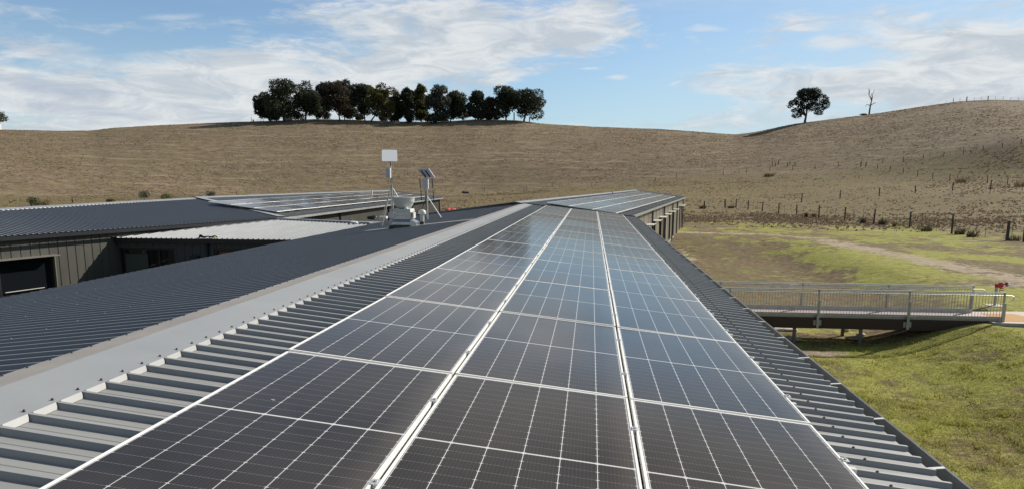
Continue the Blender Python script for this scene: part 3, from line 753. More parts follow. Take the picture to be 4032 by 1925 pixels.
# walls of A
def wall_panels(name, parent, P0, P1, z0, z1, out, matl, seam=0.3, sm=True, off=0.0, holes=()):
    """standing-seam wall from P0 to P1 (xy); holes = (s0, s1, zb, zt)"""
    P0 = np.array([*P0, 0.0]); P1 = np.array([*P1, 0.0]); a = U3(P1-P0); Ln = np.linalg.norm(P1-P0); out = U3((*out, 0)); T = 0.12
    m = MB(); cuts = sorted(set([0.0, Ln] + [c for h in holes for c in h[:2] if 0 < c < Ln]))
    for s0, s1 in zip(cuts[:-1], cuts[1:]):
        mid = (s0+s1)/2; hs = [h for h in holes if h[0] < mid < h[1]]
        spans = [(z0, z1)]
        for h in hs: spans = [(z0, h[2]), (h[3], z1)]
        for zb, zt in spans:
            if zt-zb > 0.01: m.obox(P0+a*s0-out*T+np.array([0, 0, zb]), a*(s1-s0), out*T, (0, 0, zt-zb))
    if seam:
        s = seam/2
        while s < Ln:
            hs = [h for h in holes if h[0]-0.02 < s < h[1]+0.02]; spans = [(z0, z1)]
            for h in hs: spans = [(z0, h[2]), (h[3], z1)]
            for zb, zt in spans:
                if zt-zb > 0.02: m.obox(P0+a*(s-0.006)+np.array([0, 0, zb+.003]), a*0.008, out*0.014, (0, 0, zt-zb-.006))
            s += seam
    return m.build(name, matl, parent)
wall_panels('wall', A, (1.80, YA0+.2), (1.80, YA1-.2), -1.2, 3.26, (1, 0), MT['clad'])
wall_panels('wall', A, (-8.45, YA1-.2), (-8.45, YA0+.2), -1.2, 3.24, (-1, 0), MT['clad'])
for yy in (YA0+.25, YA1-.25):
    m = MB()
    m.v += [(-8.45, yy, -1.2), (1.8, yy, -1.2), (1.8, yy, 3.3), (ridgeX, yy, ridgeZ-.06), (-8.45, yy, 3.28)]; k = len(m.v)-5; m.f.append((k, k+1, k+2, k+3, k+4))
    m.build('gable_wall', MT['clad'], A)

# ------------------------------------------------------------------ solar panels
PW, PL, PT = 1.134, 2.278, 0.035
def make_panel():
    e = bpy.data.objects.new('solar_panel', None); COL.objects.link(e); e.empty_display_size = 0.2; e['_loc'] = [0, 0, 0]
    # origin: centre of the face; x across, y along, z out of the face
    m = MB(); x, y, l = PW/2, PL/2, 0.0125
    for (x0, x1, y0, y1) in ((-x, -x+l, -y, y), (x-l, x, -y, y), (-x+l, x-l, -y, -y+l), (-x+l, x-l, y-l, y)):
        m.box(x0, x1, y0, y1, -PT, 0.0)
    m.build('frame', MT['alu'], e)
    g = MB(); g.box(-x+l, x-l, -y+l, y-l, -0.010, -0.0025)
    o = g.build('glass', MT['cells'], e)
    me = o.data; uvl = me.uv_layers.new(name='UVMap')
    for lp in me.loops:
        c = me.vertices[lp.vertex_index].co; uvl.data[lp.index].uv = (c.x+x, c.y+y)
    for s in (-0.57, 0.57):
        c = MB(); c.box(x-0.006, x+0.028, s-0.025, s+0.025, 0.0005, 0.005); c.box(x+0.005, x+0.017, s-.02, s+.02, -0.03, 0.0005)
        c.tube([(x+0.011, s, 0.005), (x+0.011, s, 0.013)], 0.008, 6)
        c.build('clamp', MT['rail'], e)
    return e
proto_panel = make_panel()
panel_count = 0
def place_panel(Pc, ax, ay, label, group, tilt=(0, 0)):
    global panel_count
    o = proto_panel if panel_count == 0 else copy_tree(proto_panel)
    panel_count += 1
    ax = U3(ax); ay = U3(np.array(ay) - ax*np.dot(ax, ay)); az = np.cross(ax, ay)
    Mx = Matrix([[ax[i], ay[i], az[i], Pc[i]] for i in range(3)] + [[0, 0, 0, 1]])
    o.matrix_world = Mx @ Matrix.Rotation(tilt[0], 4, 'X') @ Matrix.Rotation(tilt[1], 4, 'Y')
    tag(o, label, 'solar panel', group); return o
ordn = ['nearest', 'second', 'third', 'fourth', 'fifth', 'sixth', 'seventh', 'eighth', 'ninth', 'tenth', 'eleventh', 'twelfth', 'thirteenth', 'fourteenth', 'fifteenth', 'sixteenth', 'seventeenth']
sides = ['beside the ridge cap', 'in the middle column', 'beside the gutter strip']
CU = [0.5*PW, 0.5*PW+1.155, 0.5*PW+2.310]
for r in range(-1, 12):
    for c in range(3):
        o = place_panel(pan(CU[c], (r+0.5)*2.298, 0), Wp @ np.array([1, 0, 0]), (0, 1, 0),
                    '%s solar panel %s on the near roof, counted away from the viewer' % (ordn[r+1], sides[c]), 'solar panels on the near roof',
                    (math.radians(rnd.uniform(-.30, .30)), math.radians(rnd.uniform(-.35, .35))))
# rails under each row, with feet on the ribs
def rail(O, a, up, Ln, label, group, feet=6):
    e = empty('mounting_rail', O, label, 'rail', group)
    a = U3(a); up = U3(up); sd = np.cross(up, a)
    m = MB(); m.obox(np.array(O)-sd*0.02-up*0.042, a*Ln, sd*0.04, up*0.042); m.build('rail', MT['rail'], e)
    for k in range(feet):
        s = 0.12 + (Ln-0.24)*k/(feet-1); f = MB()
        f.obox(np.array(O)+a*s-sd*0.022-up*0.115, a*0.006, sd*0.044, up*0.075)
        f.obox(np.array(O)+a*(s-.02)-sd*0.022-up*0.118, a*0.045, sd*0.044, up*0.006)
        f.build('foot', MT['rail'], e)
    return e
for r in range(-1, 12):
    for k, q in enumerate((0.5*2.298-0.57, 0.5*2.298+0.57)):
        y = r*2.298 + q
        rail(pan(-0.03, y, -PT-0.001), dr, nr, 3.55, '%s mounting rail under the near roof panels, %s one of its row' % (ordn[r+1], ('closer', 'farther')[k]), 'mounting rails on the near roof')

# ------------------------------------------------------------------ wing B (far right)
B0 = at(2470, 853, ZC-1.72); B1 = at(2695, 776, ZC-1.72)
aB = U3(B1-B0); bBp = np.array([-aB[1], aB[0], 0.0]); LB = float(np.linalg.norm(B1-B0))
zE, zR = ZC-1.74, ZC-1.06
Bn = at(2105, 797, zR); Bf = at(2490, 748.5, zR)
wB0 = float((Bn-B0) @ bBp); wB1 = float((Bf-B0) @ bBp); wB = (wB0+wB1)/2
Bw = empty('school_wing', ((B0+B1)/2*[1, 1, 0]), 'farther wing bending right, pale wall with window hoods under its solar roof', 'building')
slB = (zR-zE)/wB; bB = U3(bBp + np.array([0, 0, slB])); OB = np.array([B0[0], B0[1], zE]); lenB = wB*math.hypot(1, slB)
s0B = float((Bn-B0) @ aB)
# pan plane; near end is cut along the end of wing A
def cutB(bh):   # along-eave start for horizontal distance bh from the eave (line y = YA1+0.15)
    return max(0.0, 0.0) if False else (YA1+0.16 - (B0[1]+bBp[1]*bh))/aB[1]
mB = rib_roof(OB, aB, bB, min(cutB(0), cutB(wB)), LB, lambda s: 0.0, lambda s: lenB, h=0.032, flute=False)
# trim the corner overlapping wing A: shift vertices
vv = []
for q in mB.v:
    q = np.array(q)
    if q[1] < YA1+0.15: q = q + aB*((YA1+0.15-q[1])/aB[1])*[1, 1, 0]
    vv.append(tuple(q))
mB.v = vv
mB.build('roof_sheet', MT['roof'], Bw)
RB0 = OB + bB*lenB + aB*cutB(wB); RB1 = OB + bB*lenB + aB*LB
bBl = U3(-bBp*-1*0 + bBp + np.array([0, 0, -slB]))
m2 = rib_roof(RB0, aB, bBl, 0, float(np.linalg.norm(RB1-RB0)), lambda s: 0.0, lambda s: lenB, flute=False)
m2.build('roof_sheet', MT['roof'], Bw, label='hidden far slope of the roof')
nBr = U3(np.cross(aB, bB)); nBr = nBr if nBr[2] > 0 else -nBr
nBl = U3(np.cross(aB, bBl)); nBl = nBl if nBl[2] > 0 else -nBl
ridge_cap(Bw, RB0, RB1, -bB, bBl, nBr, nBl, 0.30, 0.30, lips=True, screws=False)
gutter(Bw, OB + aB*0.1 - np.array([0, 0, .006]), OB+aB*LB - np.array([0, 0, .006]), -bBp, straps=[1.5*k+.5 for k in range(24)])
m = MB(); m.obox(OB+aB*LB, bB*lenB, aB*0.05, (0, 0, 0.05)); m.obox(OB+aB*LB-np.array([0, 0, .18]), bB*lenB, aB*0.05, (0, 0, 0.178)); m.build('barge_flashing', MT['cap'], Bw)
# corner piece of flashing between the wings
outB = -bBp
holesB = [(9.4, 10.9), (13.0, 14.9), (17.8, 19.6), (22.0, 23.6), (26.3, 28.2), (30.6, 32.2), (34.6+1.0, 36.9), (38.4, 39.0)]
winB = [(9.4, 11.0), (13.6, 15.2), (17.8, 19.8), (21.9, 23.6), (26.2, 28.0), (30.3, 31.9), (LB-4.6, LB-3.0), (LB-2.0, LB-.7)]
wy = 0.16
ZT = lambda s: 2.30+0.0065*s
PB0 = (B0+bBp*wy); PB1 = (B0+aB*LB+bBp*wy)
wallB = wall_panels('wall', Bw, PB0[:2], (PB1-aB*0.05)[:2], 0.0, 3.25, outB[:2], MT['clad_pale'], seam=2.4, holes=[(a, b, 0.12, ZT(a)) for a, b in winB])
m = MB(); m.obox(PB0+bBp*0.02-np.array([0, 0, PB0[2]+1.4]), aB*(LB-.1), bBp*0.1, (0, 0, 1.36)); m.build('plinth', MT['trim'], Bw)
m = MB(); m.obox(np.array([PB0[0], PB0[1], -0.035]), aB*(LB-.1), -bBp*0.03, (0, 0, 0.03)); m.build('base_strip', MT['hood'], Bw)
for a, b in winB:
    P = np.array([PB0[0], PB0[1], 0])+aB*a; zt = ZT(a)
    w = MB()
    for (s, e, z0, z1) in ((0, .06, .12, zt), (b-a-.06, b-a, .12, zt), ((b-a)/2-.03, (b-a)/2+.03, .18, zt-.06), (.06, b-a-.06, .12, .18), (.06, b-a-.06, zt-.06, zt)):
        w.obox(P+aB*s+bBp*0.11+np.array([0, 0, z0]), aB*(e-s), -bBp*0.07, (0, 0, z1-z0))
    wf = w.build('window', MT['black'], Bw); sub(wf)
    g = MB(); g.obox(P+bBp*0.10+np.array([0, 0, .13]), aB*(b-a), -bBp*0.01, (0, 0, zt-.15)); g.build('pane', MT['glass'], wf)
    h = MB(); h.obox(P+aB*(-.12)+np.array([0, 0, zt+.02]), aB*(b-a+.24), -bBp*0.45, (0, 0, .03)); h.build('hood', MT['hood'], wf)
for s in (12.6, 20.9, 29.2, 34.6, LB-.25):
    P = np.array([PB0[0], PB0[1], 0])+aB*s - bBp*0.07
    pz = zE-.12
    MB().tube([P+[0, 0, pz], P+[0, 0, -0.02], P+[0, 0, -.12], P-bBp*.05+[0, 0, -.20]], 0.05, 8).build('downpipe', MT['pipe'], Bw)
# far end wall
m = MB(); q = PB1-aB*0.06; far = q + bBp*(2*wB-2*wy)
m.v += [tuple(x) for x in ((q[0], q[1], -1.4), (far[0], far[1], -1.4), (far[0], far[1], 3.25), tuple((q+bBp*(wB-wy))[:2])+(zR-.08,), (q[0], q[1], 3.25))]; m.f.append((0, 1, 2, 3, 4)); m.build('gable_wall', MT['clad'], Bw)
PL0 = B0+bBp*(2*wB-wy); wall_panels('wall', Bw, (PL0+aB*(LB-.1))[:2], (PL0+aB*2.5)[:2], -1.2, 3.2, bBp[:2], MT['clad'], seam=1.2)
# flue on the hidden slope
fl = at(2412, 760, zR+.02)
fp = empty('flue_pipe', fl, 'short pale pipe standing behind the ridge of the far right roof', 'pipe'); MB().tube([fl-[0, 0, .3], fl+[0, 0, .16]], .05, 8).build('pipe', MT['galv'], fp, smooth=True)
# array on B
def place_array(o0, a, b, n, rows, cols, lift, group, lab, jit=.35, feet=True):
    """o0: lower near corner on the pan plane; columns run up the slope b, rows along a"""
    for r in range(rows):
        for c in range(cols):
            Pc = np.array(o0)+a*((r+.5)*2.298)+b*((c+.5)*1.156)+n*lift
            place_panel(Pc, -b, a, lab(r, c), group, (math.radians(rnd.uniform(-jit, jit)), math.radians(rnd.uniform(-jit, jit))))
    for r in range(rows):
        for k, q in enumerate((0.5*2.298-.57, .5*2.298+.57)):
            rail(np.array(o0)+a*(r*2.298+q)-b*0.03+n*(lift-PT-.001), b, n, cols*1.156+.05, lab(r, -1-k), group.replace('solar panels', 'mounting rails'), feet=4)
colB = ['beside the lower edge', 'in the middle line', 'beside the ridge']
def labB(r, c):
    if c < 0: return '%s mounting rail from the near end of the far right roof, %s of its pair' % (ordn[r], ('closer', 'farther')[-1-c])
    return '%s solar panel from the near end, %s, on the far right roof' % (ordn[r], colB[c])
oBa = on_plane(2454, 843, OB+nBr*.15, nBr); oBs = float((oBa-OB) @ aB); oBb = float((oBa-OB) @ bB)
oBe = on_plane(2647, 772, OB+nBr*.15, nBr); nB_rows = int(round(float((oBe-oBa) @ aB)/2.298)); 
bE = (oBb + float((oBe-OB) @ bB))/2
print('B rows', nB_rows, 'start', oBs, oBb, 'lenB', lenB, 'LB', LB, 'wB', wB0, wB1)
place_array(OB + aB*oBs + bB*bE, aB, bB, nBr, nB_rows, 3, 0.15, 'solar panels on the far right roof', labB)

# ------------------------------------------------------------------ wing C (left, two runs)
zCe, zCr = ZC-1.72, ZC-1.03
C0 = at(0, 932, zCe); C1 = at(1112, 857, zCe)
aC = U3(C1-C0); bC_h = np.array([-aC[1], aC[0], 0.0]); LC = float(np.linalg.norm(C1-C0))
R0 = at(0, 816.5, zCr); R1 = at(765, 788, zCr)
w0 = float((R0-C0) @ bC_h); w1 = float((R1-C0) @ bC_h); sa0 = float((R0-C0) @ aC); sa1 = float((R1-C0) @ aC)
print('C', C0, C1, 'R', R0, R1, 'w', w0, w1, sa0, sa1, 'LC', LC)
Cw = empty('school_wing', C0*[1, 1, 0], 'left wing across the courtyard, olive cladding and dark ribbed roof without panels', 'building')
slC = (zCr-zCe)/((w0+w1)/2); bC = U3(bC_h+[0, 0, slC]); kC = math.hypot(1, slC); nC = U3(np.cross(aC, bC)); nC = nC if nC[2] > 0 else -nC
def wid(s): return w0 + (w1-w0)*(s-sa0)/(sa1-sa0)
s_lo = -12.0
def bmaxC(s):
    if s <= sa1: return wid(s)*kC
    return max(0.02, w1*kC*(LC-s)/(LC-sa1)) if LC > sa1 else wid(s)*kC
s_hi = LC
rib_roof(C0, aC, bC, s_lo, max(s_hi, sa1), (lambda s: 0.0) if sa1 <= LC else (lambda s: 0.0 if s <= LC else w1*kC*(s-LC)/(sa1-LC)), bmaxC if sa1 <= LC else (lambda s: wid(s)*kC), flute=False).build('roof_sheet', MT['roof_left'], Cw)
screw_rows(Cw, C0, aC, bC, ribs_at(s_lo, min(LC, sa1))[::3], [0.8, 1.9, 3.0, 4.1], matl=MT['screw_light'], r=.008)
def ptC(s, b, n=0.0): return C0 + aC*s + bC*b + nC*n
rc0, rc1 = ptC(s_lo, wid(s_lo)*kC), ptC(sa1, w1*kC)
bCl = U3(bC_h+[0, 0, -slC]); nCl = U3(np.cross(aC, bCl)); nCl = nCl if nCl[2] > 0 else -nCl
ridge_cap(Cw, rc0, rc1, -bC, bCl, nC, nCl, .36, .36, lips=True, screws=False)
rl = MB(); rl.quad(rc0, rc1, rc1+bCl*5, rc0+bCl*5); rl.build('roof_sheet', MT['roof'], Cw, label='hidden far slope of the roof')
m = MB(); m.obox(ptC(s_lo, -.02, -.14), aC*(LC-s_lo), -bC_h*0.02, (0, 0, .12)); m.build('fascia', MT['black'], Cw)
wyC = 0.30
PC0 = C0+bC_h*wyC; LCw = LC-.3
cs = lambda px, py: float((on_plane(px, py, PC0, bC_h)-PC0) @ aC)
sw1 = cs(212, 1060); zwt = float(on_plane(206, 1004, PC0, bC_h)[2]); zwb = float(on_plane(222, 1145, PC0, bC_h)[2]); print('C window', sw1, zwt, zwb)
sw0 = sw1-3.6
wall_panels('wall', Cw, (PC0+aC*s_lo)[:2], (PC0+aC*LCw)[:2], -.3, zCe+.02, (-bC_h)[:2], MT['clad'], seam=.3, holes=[(sw0-s_lo, sw1-s_lo, zwb, zwt)])
def window(parent, P, a, inn, s0, s1, z0, z1, mull=(0.5,), depth=.12, hood=True, sill=True, inner=None, fr=.06):
    """P base point on the outer wall face, a along, inn pointing into the building"""
    P = np.array([P[0], P[1], 0.0]); w = MB()
    W_ = s1-s0
    for (s, e, zb, zt) in [(0, fr, z0, z1), (W_-fr, W_, z0, z1), (fr, W_-fr, z0, z0+fr), (fr, W_-fr, z1-fr, z1)] + [(W_*q-fr/2, W_*q+fr/2, z0+fr, z1-fr) for q in mull]:
        w.obox(P+a*(s0+s)+inn*(depth-.09)+np.array([0, 0, zb]), a*(e-s), inn*.07, (0, 0, zt-zb))
    wf = w.build('window', MT['black'], parent); sub(wf)
    g = MB(); g.obox(P+a*s0+inn*(depth-.05)+np.array([0, 0, z0+.01]), a*W_, inn*.008, (0, 0, z1-z0-.02)); g.build('pane', MT['glass'], wf)
    if hood:
        h = MB(); h.obox(P+a*(s0-.05)+np.array([0, 0, z1+.005]), a*(W_+.1), -inn*.34, (0, 0, .03)); h.obox(P+a*(s1+.0)+np.array([0, 0, z0-.02]), a*.03, -inn*.10, (0, 0, z1-z0+.02)); h.build('hood', MT['trim'], wf)
    if sill:
        h = MB(); h.obox(P+a*(s0-.03)+np.array([0, 0, z0-.05]), a*(W_+.06), -inn*.10, (0, 0, .03)); h.build('sill', MT['trim'], wf)
        h = MB(); h.obox(P+a*(s0+.12)+inn*(depth-.11)+np.array([0, 0, z0+.17]), a*(W_*.42), -inn*.015, (0, 0, .02)); h.obox(P+a*(s0+W_*.56)+inn*(depth-.11)+np.array([0, 0, z0+.17]), a*(W_*.34), -inn*.015, (0, 0, .02)); h.build('sash_rail', MT['hood'], wf)
    return wf
window(Cw, PC0, aC, bC_h, sw0, sw1, zwb, zwt, mull=(.5, .53))

# run C2 with the array
D2 = empty('school_wing', (-16, 48, 0), 'far left wing with pale ribbed wall and a long dark array of solar panels', 'building')
e0 = at(1112, 857, zCe); e1 = at(1740, 779, zCe); aD = U3(e1-e0)
r1_ = at(1560, 750, ZC-1.04); bD_h = np.array([-aD[1], aD[0], 0.0]); LD = float(np.linalg.norm(e1-e0)); wD = float((r1_-e0) @ bD_h)
r0_ = rc1.copy(); w_n = float((r0_-e0) @ bD_h); s_n = float((r0_-e0) @ aD); s_f = float((r1_-e0) @ aD)
print('C2', e0, e1, 'w', w_n, wD, 's', s_n, s_f, LD)
slD = (1.72-1.04)/wD; bD = U3(bD_h+[0, 0, slD]); kD = math.hypot(1, slD); nD = U3(np.cross(aD, bD)); nD = nD if nD[2] > 0 else -nD
ww = lambda s: w_n + (wD-w_n)*(s-s_n)/(s_f-s_n)
sA = min(0.0, s_n)
rib_roof(e0, aD, bD, sA, LD, lambda s: 0.0 if s >= 0 else (-s)/(-s_n)*w_n*kD if s_n < 0 else 0.0, lambda s: (ww(s)*kD if s > s_n else max(.02, s/s_n*w_n*kD)), flute=False).build('roof_sheet', MT['roof'], D2)
ptD = lambda s, b, n=0.0: e0+aD*s+bD*b+nD*n
bDl = U3(bD_h+[0, 0, -slD]); nDl = U3(np.cross(aD, bDl)); nDl = nDl if nDl[2] > 0 else -nDl
ridge_cap(D2, ptD(s_n, w_n*kD), ptD(LD, ww(LD)*kD), -bD, bDl, nD, nDl, .36, .36, screws=False, lips=True)
rl = MB(); rl.quad(ptD(s_n, w_n*kD), ptD(LD, ww(LD)*kD), ptD(LD, ww(LD)*kD)+bDl*5, ptD(s_n, w_n*kD)+bDl*5); rl.build('roof_sheet', MT['roof'], D2, label='hidden far slope of the roof')
# mitre flashing between the runs
fa = at(770, 792, zCr-.02); fb = ptD(0.05, .1, .05)
m = MB(); A0_, B0_ = ptD(s_n, w_n*kD-.3, .045), ptD(0, .05, .045); d_ = U3(B0_-A0_); sd = U3(np.cross(d_, nD))
m.obox(A0_-sd*.24, B0_-A0_, sd*.48, nD*.006); m.build('mitre_flashing', MT['cap'], D2)
gutter(D2, ptD(0, 0)-[0, 0, .006], ptD(LD, 0)-[0, 0, .006], -bD_h, w=.11)
m = MB(); m.obox(ptD(LD, 0, .0), bD*ww(LD)*kD, aD*.06, (0, 0, .05)); m.obox(ptD(LD, 0, -.2), bD*ww(LD)*kD, aD*.05, (0, 0, .2)); m.build('barge_flashing', MT['cap'], D2)
wall_panels('wall', D2, (e0+bD_h*.25)[:2], (e1+bD_h*.25-aD*.1)[:2], -.3, zCe-.01, (-bD_h)[:2], MT['clad_pale'] if False else MT['clad'], seam=.22, holes=[(LD-10.2, LD-7.2, 0, 2.45)])
dd = MB(); Pd = e0+bD_h*.25; Pd = np.array([Pd[0], Pd[1], 0])
dd.obox(Pd+aD*(LD-10.2)+bD_h*.06, aD*1.5, bD_h*.05, (0, 0, 2.44)); dd.build('door', MT['black'], D2)
dd = MB(); dd.obox(Pd+aD*(LD-8.69)+bD_h*.06, aD*1.48, bD_h*.05, (0, 0, 2.44)); dd.build('door', mat('brown_door', (.06, .03, .02), .5), D2, label='brown door beside the dark opening')
for s in (8.5, 19, LD-11.5, LD-.3):
    P = Pd+aD*s-bD_h*.06; MB().tube([P+[0, 0, 3.2], P], .05, 8).build('downpipe', MT['pipe'], D2)
g = MB(); far = e1+bD_h*.3-aD*.1; f2 = far+bD_h*9; g.v += [(far[0], far[1], -.3), (f2[0], f2[1], -.3), (f2[0], f2[1], 3.3), tuple((far+bD_h*(wD-.3))[:2])+(ZC-1.1,), (far[0], far[1], 3.35)]; g.f.append((0, 1, 2, 3, 4)); g.build('gable_wall', MT['clad'], D2)
def labC(r, c):
    if c < 0: return '%s mounting rail from the near end of the far left roof, %s of its pair' % (ordn[r], ('closer', 'farther')[-1-c])
    return '%s solar panel from the near end, %s, on the far left roof' % (ordn[r], colB[c])
a0 = on_plane(1086, 832, e0+nD*.15, nD); a1 = on_plane(1668, 775, e0+nD*.15, nD); rowsD = int(round(float((a1-a0) @ aD)/2.298))
bS = (float((a0-e0) @ bD)+float((a1-e0) @ bD))/2
print('C2 rows', rowsD, (a0-e0) @ aD, (a0-e0) @ bD, (a1-e0) @ bD, 'w', wD)
place_array(e0+aD*float((a0-e0) @ aD)+bD*bS, aD, bD, nD, rowsD, 3, .15, 'solar panels on the far left roof', labC)
pp = on_plane(1465, 772, ptD(0, 0, .03), nD)
fp = empty('vent_pipe', pp, 'small white pipe poking up beside the ridge of the far left roof', 'pipe'); MB().tube([pp-[0, 0, .1], pp+[0, 0, .40]], .055, 8).build('pipe', MT['white'], fp, smooth=True)
ex = MB(); q0 = ptD(.5, .25, .1); ex.beam(q0, q0+aD*.2-bD*.5+nD*.02, .06, .04); q1 = on_plane(1050, 833, ptD(0, 0, .06), nD); q2 = on_plane(1080, 834, ptD(0, 0, .06), nD)

# ------------------------------------------------------------------ link D (pale low roof)
_q = on_plane(440, 937, PC0, bC_h); zDe = float(_q[2]); YD = float(_q[1]); print('D eave', _q); slDD = math.tan(math.radians(2.0))
Dw = empty('link_building', (-12.5, 28, 0), 'low link between the wings with a pale ribbed roof and shaded dark wall', 'building')
xl = at(440, 937, zDe)[0]; xr = LX-0.02
def pD(px, py): return on_plane(px, py, (0, YD, zDe), (0, -math.sin(math.radians(2)), math.cos(math.radians(2))))
tl = pD(1100, 867); tr = pD(1475, 885.5); print('D', xl, tl, tr)
def topD(x):
    y = tl[1] + (tr[1]-tl[1])*(x-tl[0])/(tr[0]-tl[0]); return y
def botleft(x):   # left part is cut by wall C
    return 0.0
b_ = U3((0, 1, slDD)); kk = math.hypot(1, slDD)
def bmaxD(s):
    x = xl+s
    if x < tl[0]: return max(.02, (tl[1]-YD)*(s/(tl[0]-xl)))*kk
    return max(.05, topD(min(x, -7.0))-YD)*kk
rib_roof((xl, YD, zDe), (1, 0, 0), b_, 0, xr-xl+1.2, lambda s: 0.0, bmaxD, flute=False).build('roof_sheet', MT['light_roof'], Dw)
m = MB(); m.box(xl-.05, xr, YD+.04, YD+.06, zDe-.16, zDe-.012); m.build('fascia', MT['black'], Dw)
m = MB(); w_ = np.array([xl, YD, zDe+.03]); v_ = np.array([tl[0], tl[1], tl[2]+.03]); dd_ = U3(v_-w_)
m.obox(w_-[0.03, 0, 0], v_-w_, (0.10, -.03, 0), (0, 0, .008)); m.build('side_flashing', MT['cap'], Dw)
m = MB(); q0 = np.array([tl[0]-.2, tl[1]+.02, tl[2]-.05]); q1 = np.array([tr[0]+1.5, topD(tr[0]+1.5)+.02, tr[2]-.05]); m.obox(q0, q1-q0, (0, .30, 0), (0, 0, .13)); m.build('top_flashing', MT['cap'], Dw)
# flat deck behind the pale roof
m = MB(); m.v += [(tl[0]-.2, tl[1]+.3, 3.05), (LX+.1, topD(LX)+.3, 3.05), (LX+.1, 34.5, 3.05), (-13.3, 34.5, 3.05)]; m.f.append((0, 1, 2, 3)); m.build('rear_roof', MT['gutter'], Dw)
YW = YD+.22
wl = lambda px, py: on_plane(px, py, (0, YW, 0), (0, 1, 0))
w1a, w1b = wl(461, 974), wl(686, 977); w2a, w2b = wl(841, 976), wl(977, 978)
wxl = xl+.05
holes = [(w1a[0]-wxl, w1b[0]-wxl, .35, w1a[2]), (w2a[0]-wxl, w2b[0]-wxl, .9, w2a[2])]
wall_panels('wall', Dw, (wxl, YW), (-8.4, YW), -.3, zDe-.02, (0, -1), MT['clad_dark'], seam=.3, holes=holes)
ax_, in_ = np.array([1., 0, 0]), np.array([0., 1, 0])
wA_ = window(Dw, (w1a[0], YW), ax_, in_, 0, w1b[0]-w1a[0], .35, w1a[2], mull=(.11, .5, .72), hood=False, sill=False, fr=.07)
m = MB(); m.box(w1a[0]+.28, w1a[0]+1.15, YW+.020, YW+.026, .4, w1a[2]-.22); m.build('interior_sheet', MT['inner'], wA_)  # sheet before the pane, standing in for the pale green cupboard inside
wB_ = window(Dw, (w2a[0], YW), ax_, in_, 0, w2b[0]-w2a[0], .9, w2a[2], mull=(), hood=False, sill=False, fr=.10)
m = MB(); m.box(w2a[0]+.22, w2b[0]-.1, YW+.020, YW+.026, .98, w2a[2]-.14); m.build('interior_sheet', MT['wood'], wB_)  # sheet before the pane, standing in for the orange-brown interior
q = wl(817, 955); MB().tube([(q[0], YW-.07, zDe-.15), (q[0], YW-.07, 0)], .05, 8).build('downpipe', MT['pipe'], Dw)
q = wl(770, 1006); m = MB(); m.box(q[0]-.16, q[0]+.16, YW-.14, YW-.001, q[2]-.45, q[2]); m.box(q[0]-.15, q[0]+.13, YW-.19, YW-.12, q[2]-.03, q[2]+.01); m.build('wall_light', MT['black'], Dw)

# ------------------------------------------------------------------ things on the roofs
nLs = np.array([-SI, 0, CO])
def onL(px, py, off=.03): return on_plane(px, py, np.array([ridgeX, 0, ridgeZ])+nLs*off, nLs)
# kitchen exhaust fan
c = onL(1592, 893, 0.04); sc_ = c[1]/2776*1.0; print('fan', c)
Fn = empty('exhaust_fan', c, 'galvanised kitchen exhaust fan with a wide cream bowl on a metal box', 'exhaust fan')
zb = c[2]-.10
m = MB(); m.box(c[0]-.28, c[0]+.28, c[1]-.28, c[1]+.28, zb-.02, zb+.17); m.build('upstand', MT['fascia'], Fn)
m = MB(); 
def ring(h0, r0, h1, r1): m.hexa([(c[0]-r0, c[1]-r0, zb+h0), (c[0]+r0, c[1]-r0, zb+h0), (c[0]+r0, c[1]+r0, zb+h0), (c[0]-r0, c[1]+r0, zb+h0), (c[0]-r1, c[1]-r1, zb+h1), (c[0]+r1, c[1]-r1, zb+h1), (c[0]+r1, c[1]+r1, zb+h1), (c[0]-r1, c[1]+r1, zb+h1)])
ring(.172, .30, .25, .30); ring(.252, .295, .33, .25); ring(.332, .242, .415, .242); ring(.417, .25, .435, .25); ring(.437, .24, .535, .24)
m.build('duct_box', MT['sheet'], Fn)
m = MB(); ring(.537, .265, .63, .25); m.build('top_tray', MT['cream'], Fn)
m = MB(); m.lathe((c[0], c[1], zb+.64), [(0, 0), (.18, 0), (.20, .015), (.235, .05), (.275, .12), (.295, .165), (.302, .17), (.318, .22), (.325, .31), (.338, .325), (.328, .335), (.312, .325), (.30, .24), (.24, .10), (.18, .04), (0, .04)], 32); m.build('bowl', MT['cream'], Fn, smooth=True)
m = MB(); m.box(c[0]+.243, c[0]+.36, c[1]-.27, c[1]-.02, zb+.36, zb+.53); m.build('motor_box', MT['cream'], Fn)
m = MB(); m.box(c[0]+.28, c[0]+.325, c[1]-.278, c[1]-.271, zb+.40, zb+.51); m.build('warning_sticker', MT['orange'], Fn)
m = MB(); m.hexa([(c[0]+.26, c[1]-.31, zb+.13), (c[0]+.45, c[1]-.31, zb+.09), (c[0]+.45, c[1]+.1, zb+.09), (c[0]+.26, c[1]+.1, zb+.13), (c[0]+.26, c[1]-.31, zb+.33), (c[0]+.44, c[1]-.31, zb+.24), (c[0]+.44, c[1]+.1, zb+.24), (c[0]+.26, c[1]+.1, zb+.33)]); m.build('side_flashing', MT['sheet'], Fn)
m = MB(); m.lathe((c[0]+.13, c[1]-.22, zb+.62), [(0, 0), (.06, 0), (.055, .05), (0, .055)], 12); m.build('drain_spout', MT['white'], Fn, smooth=True)
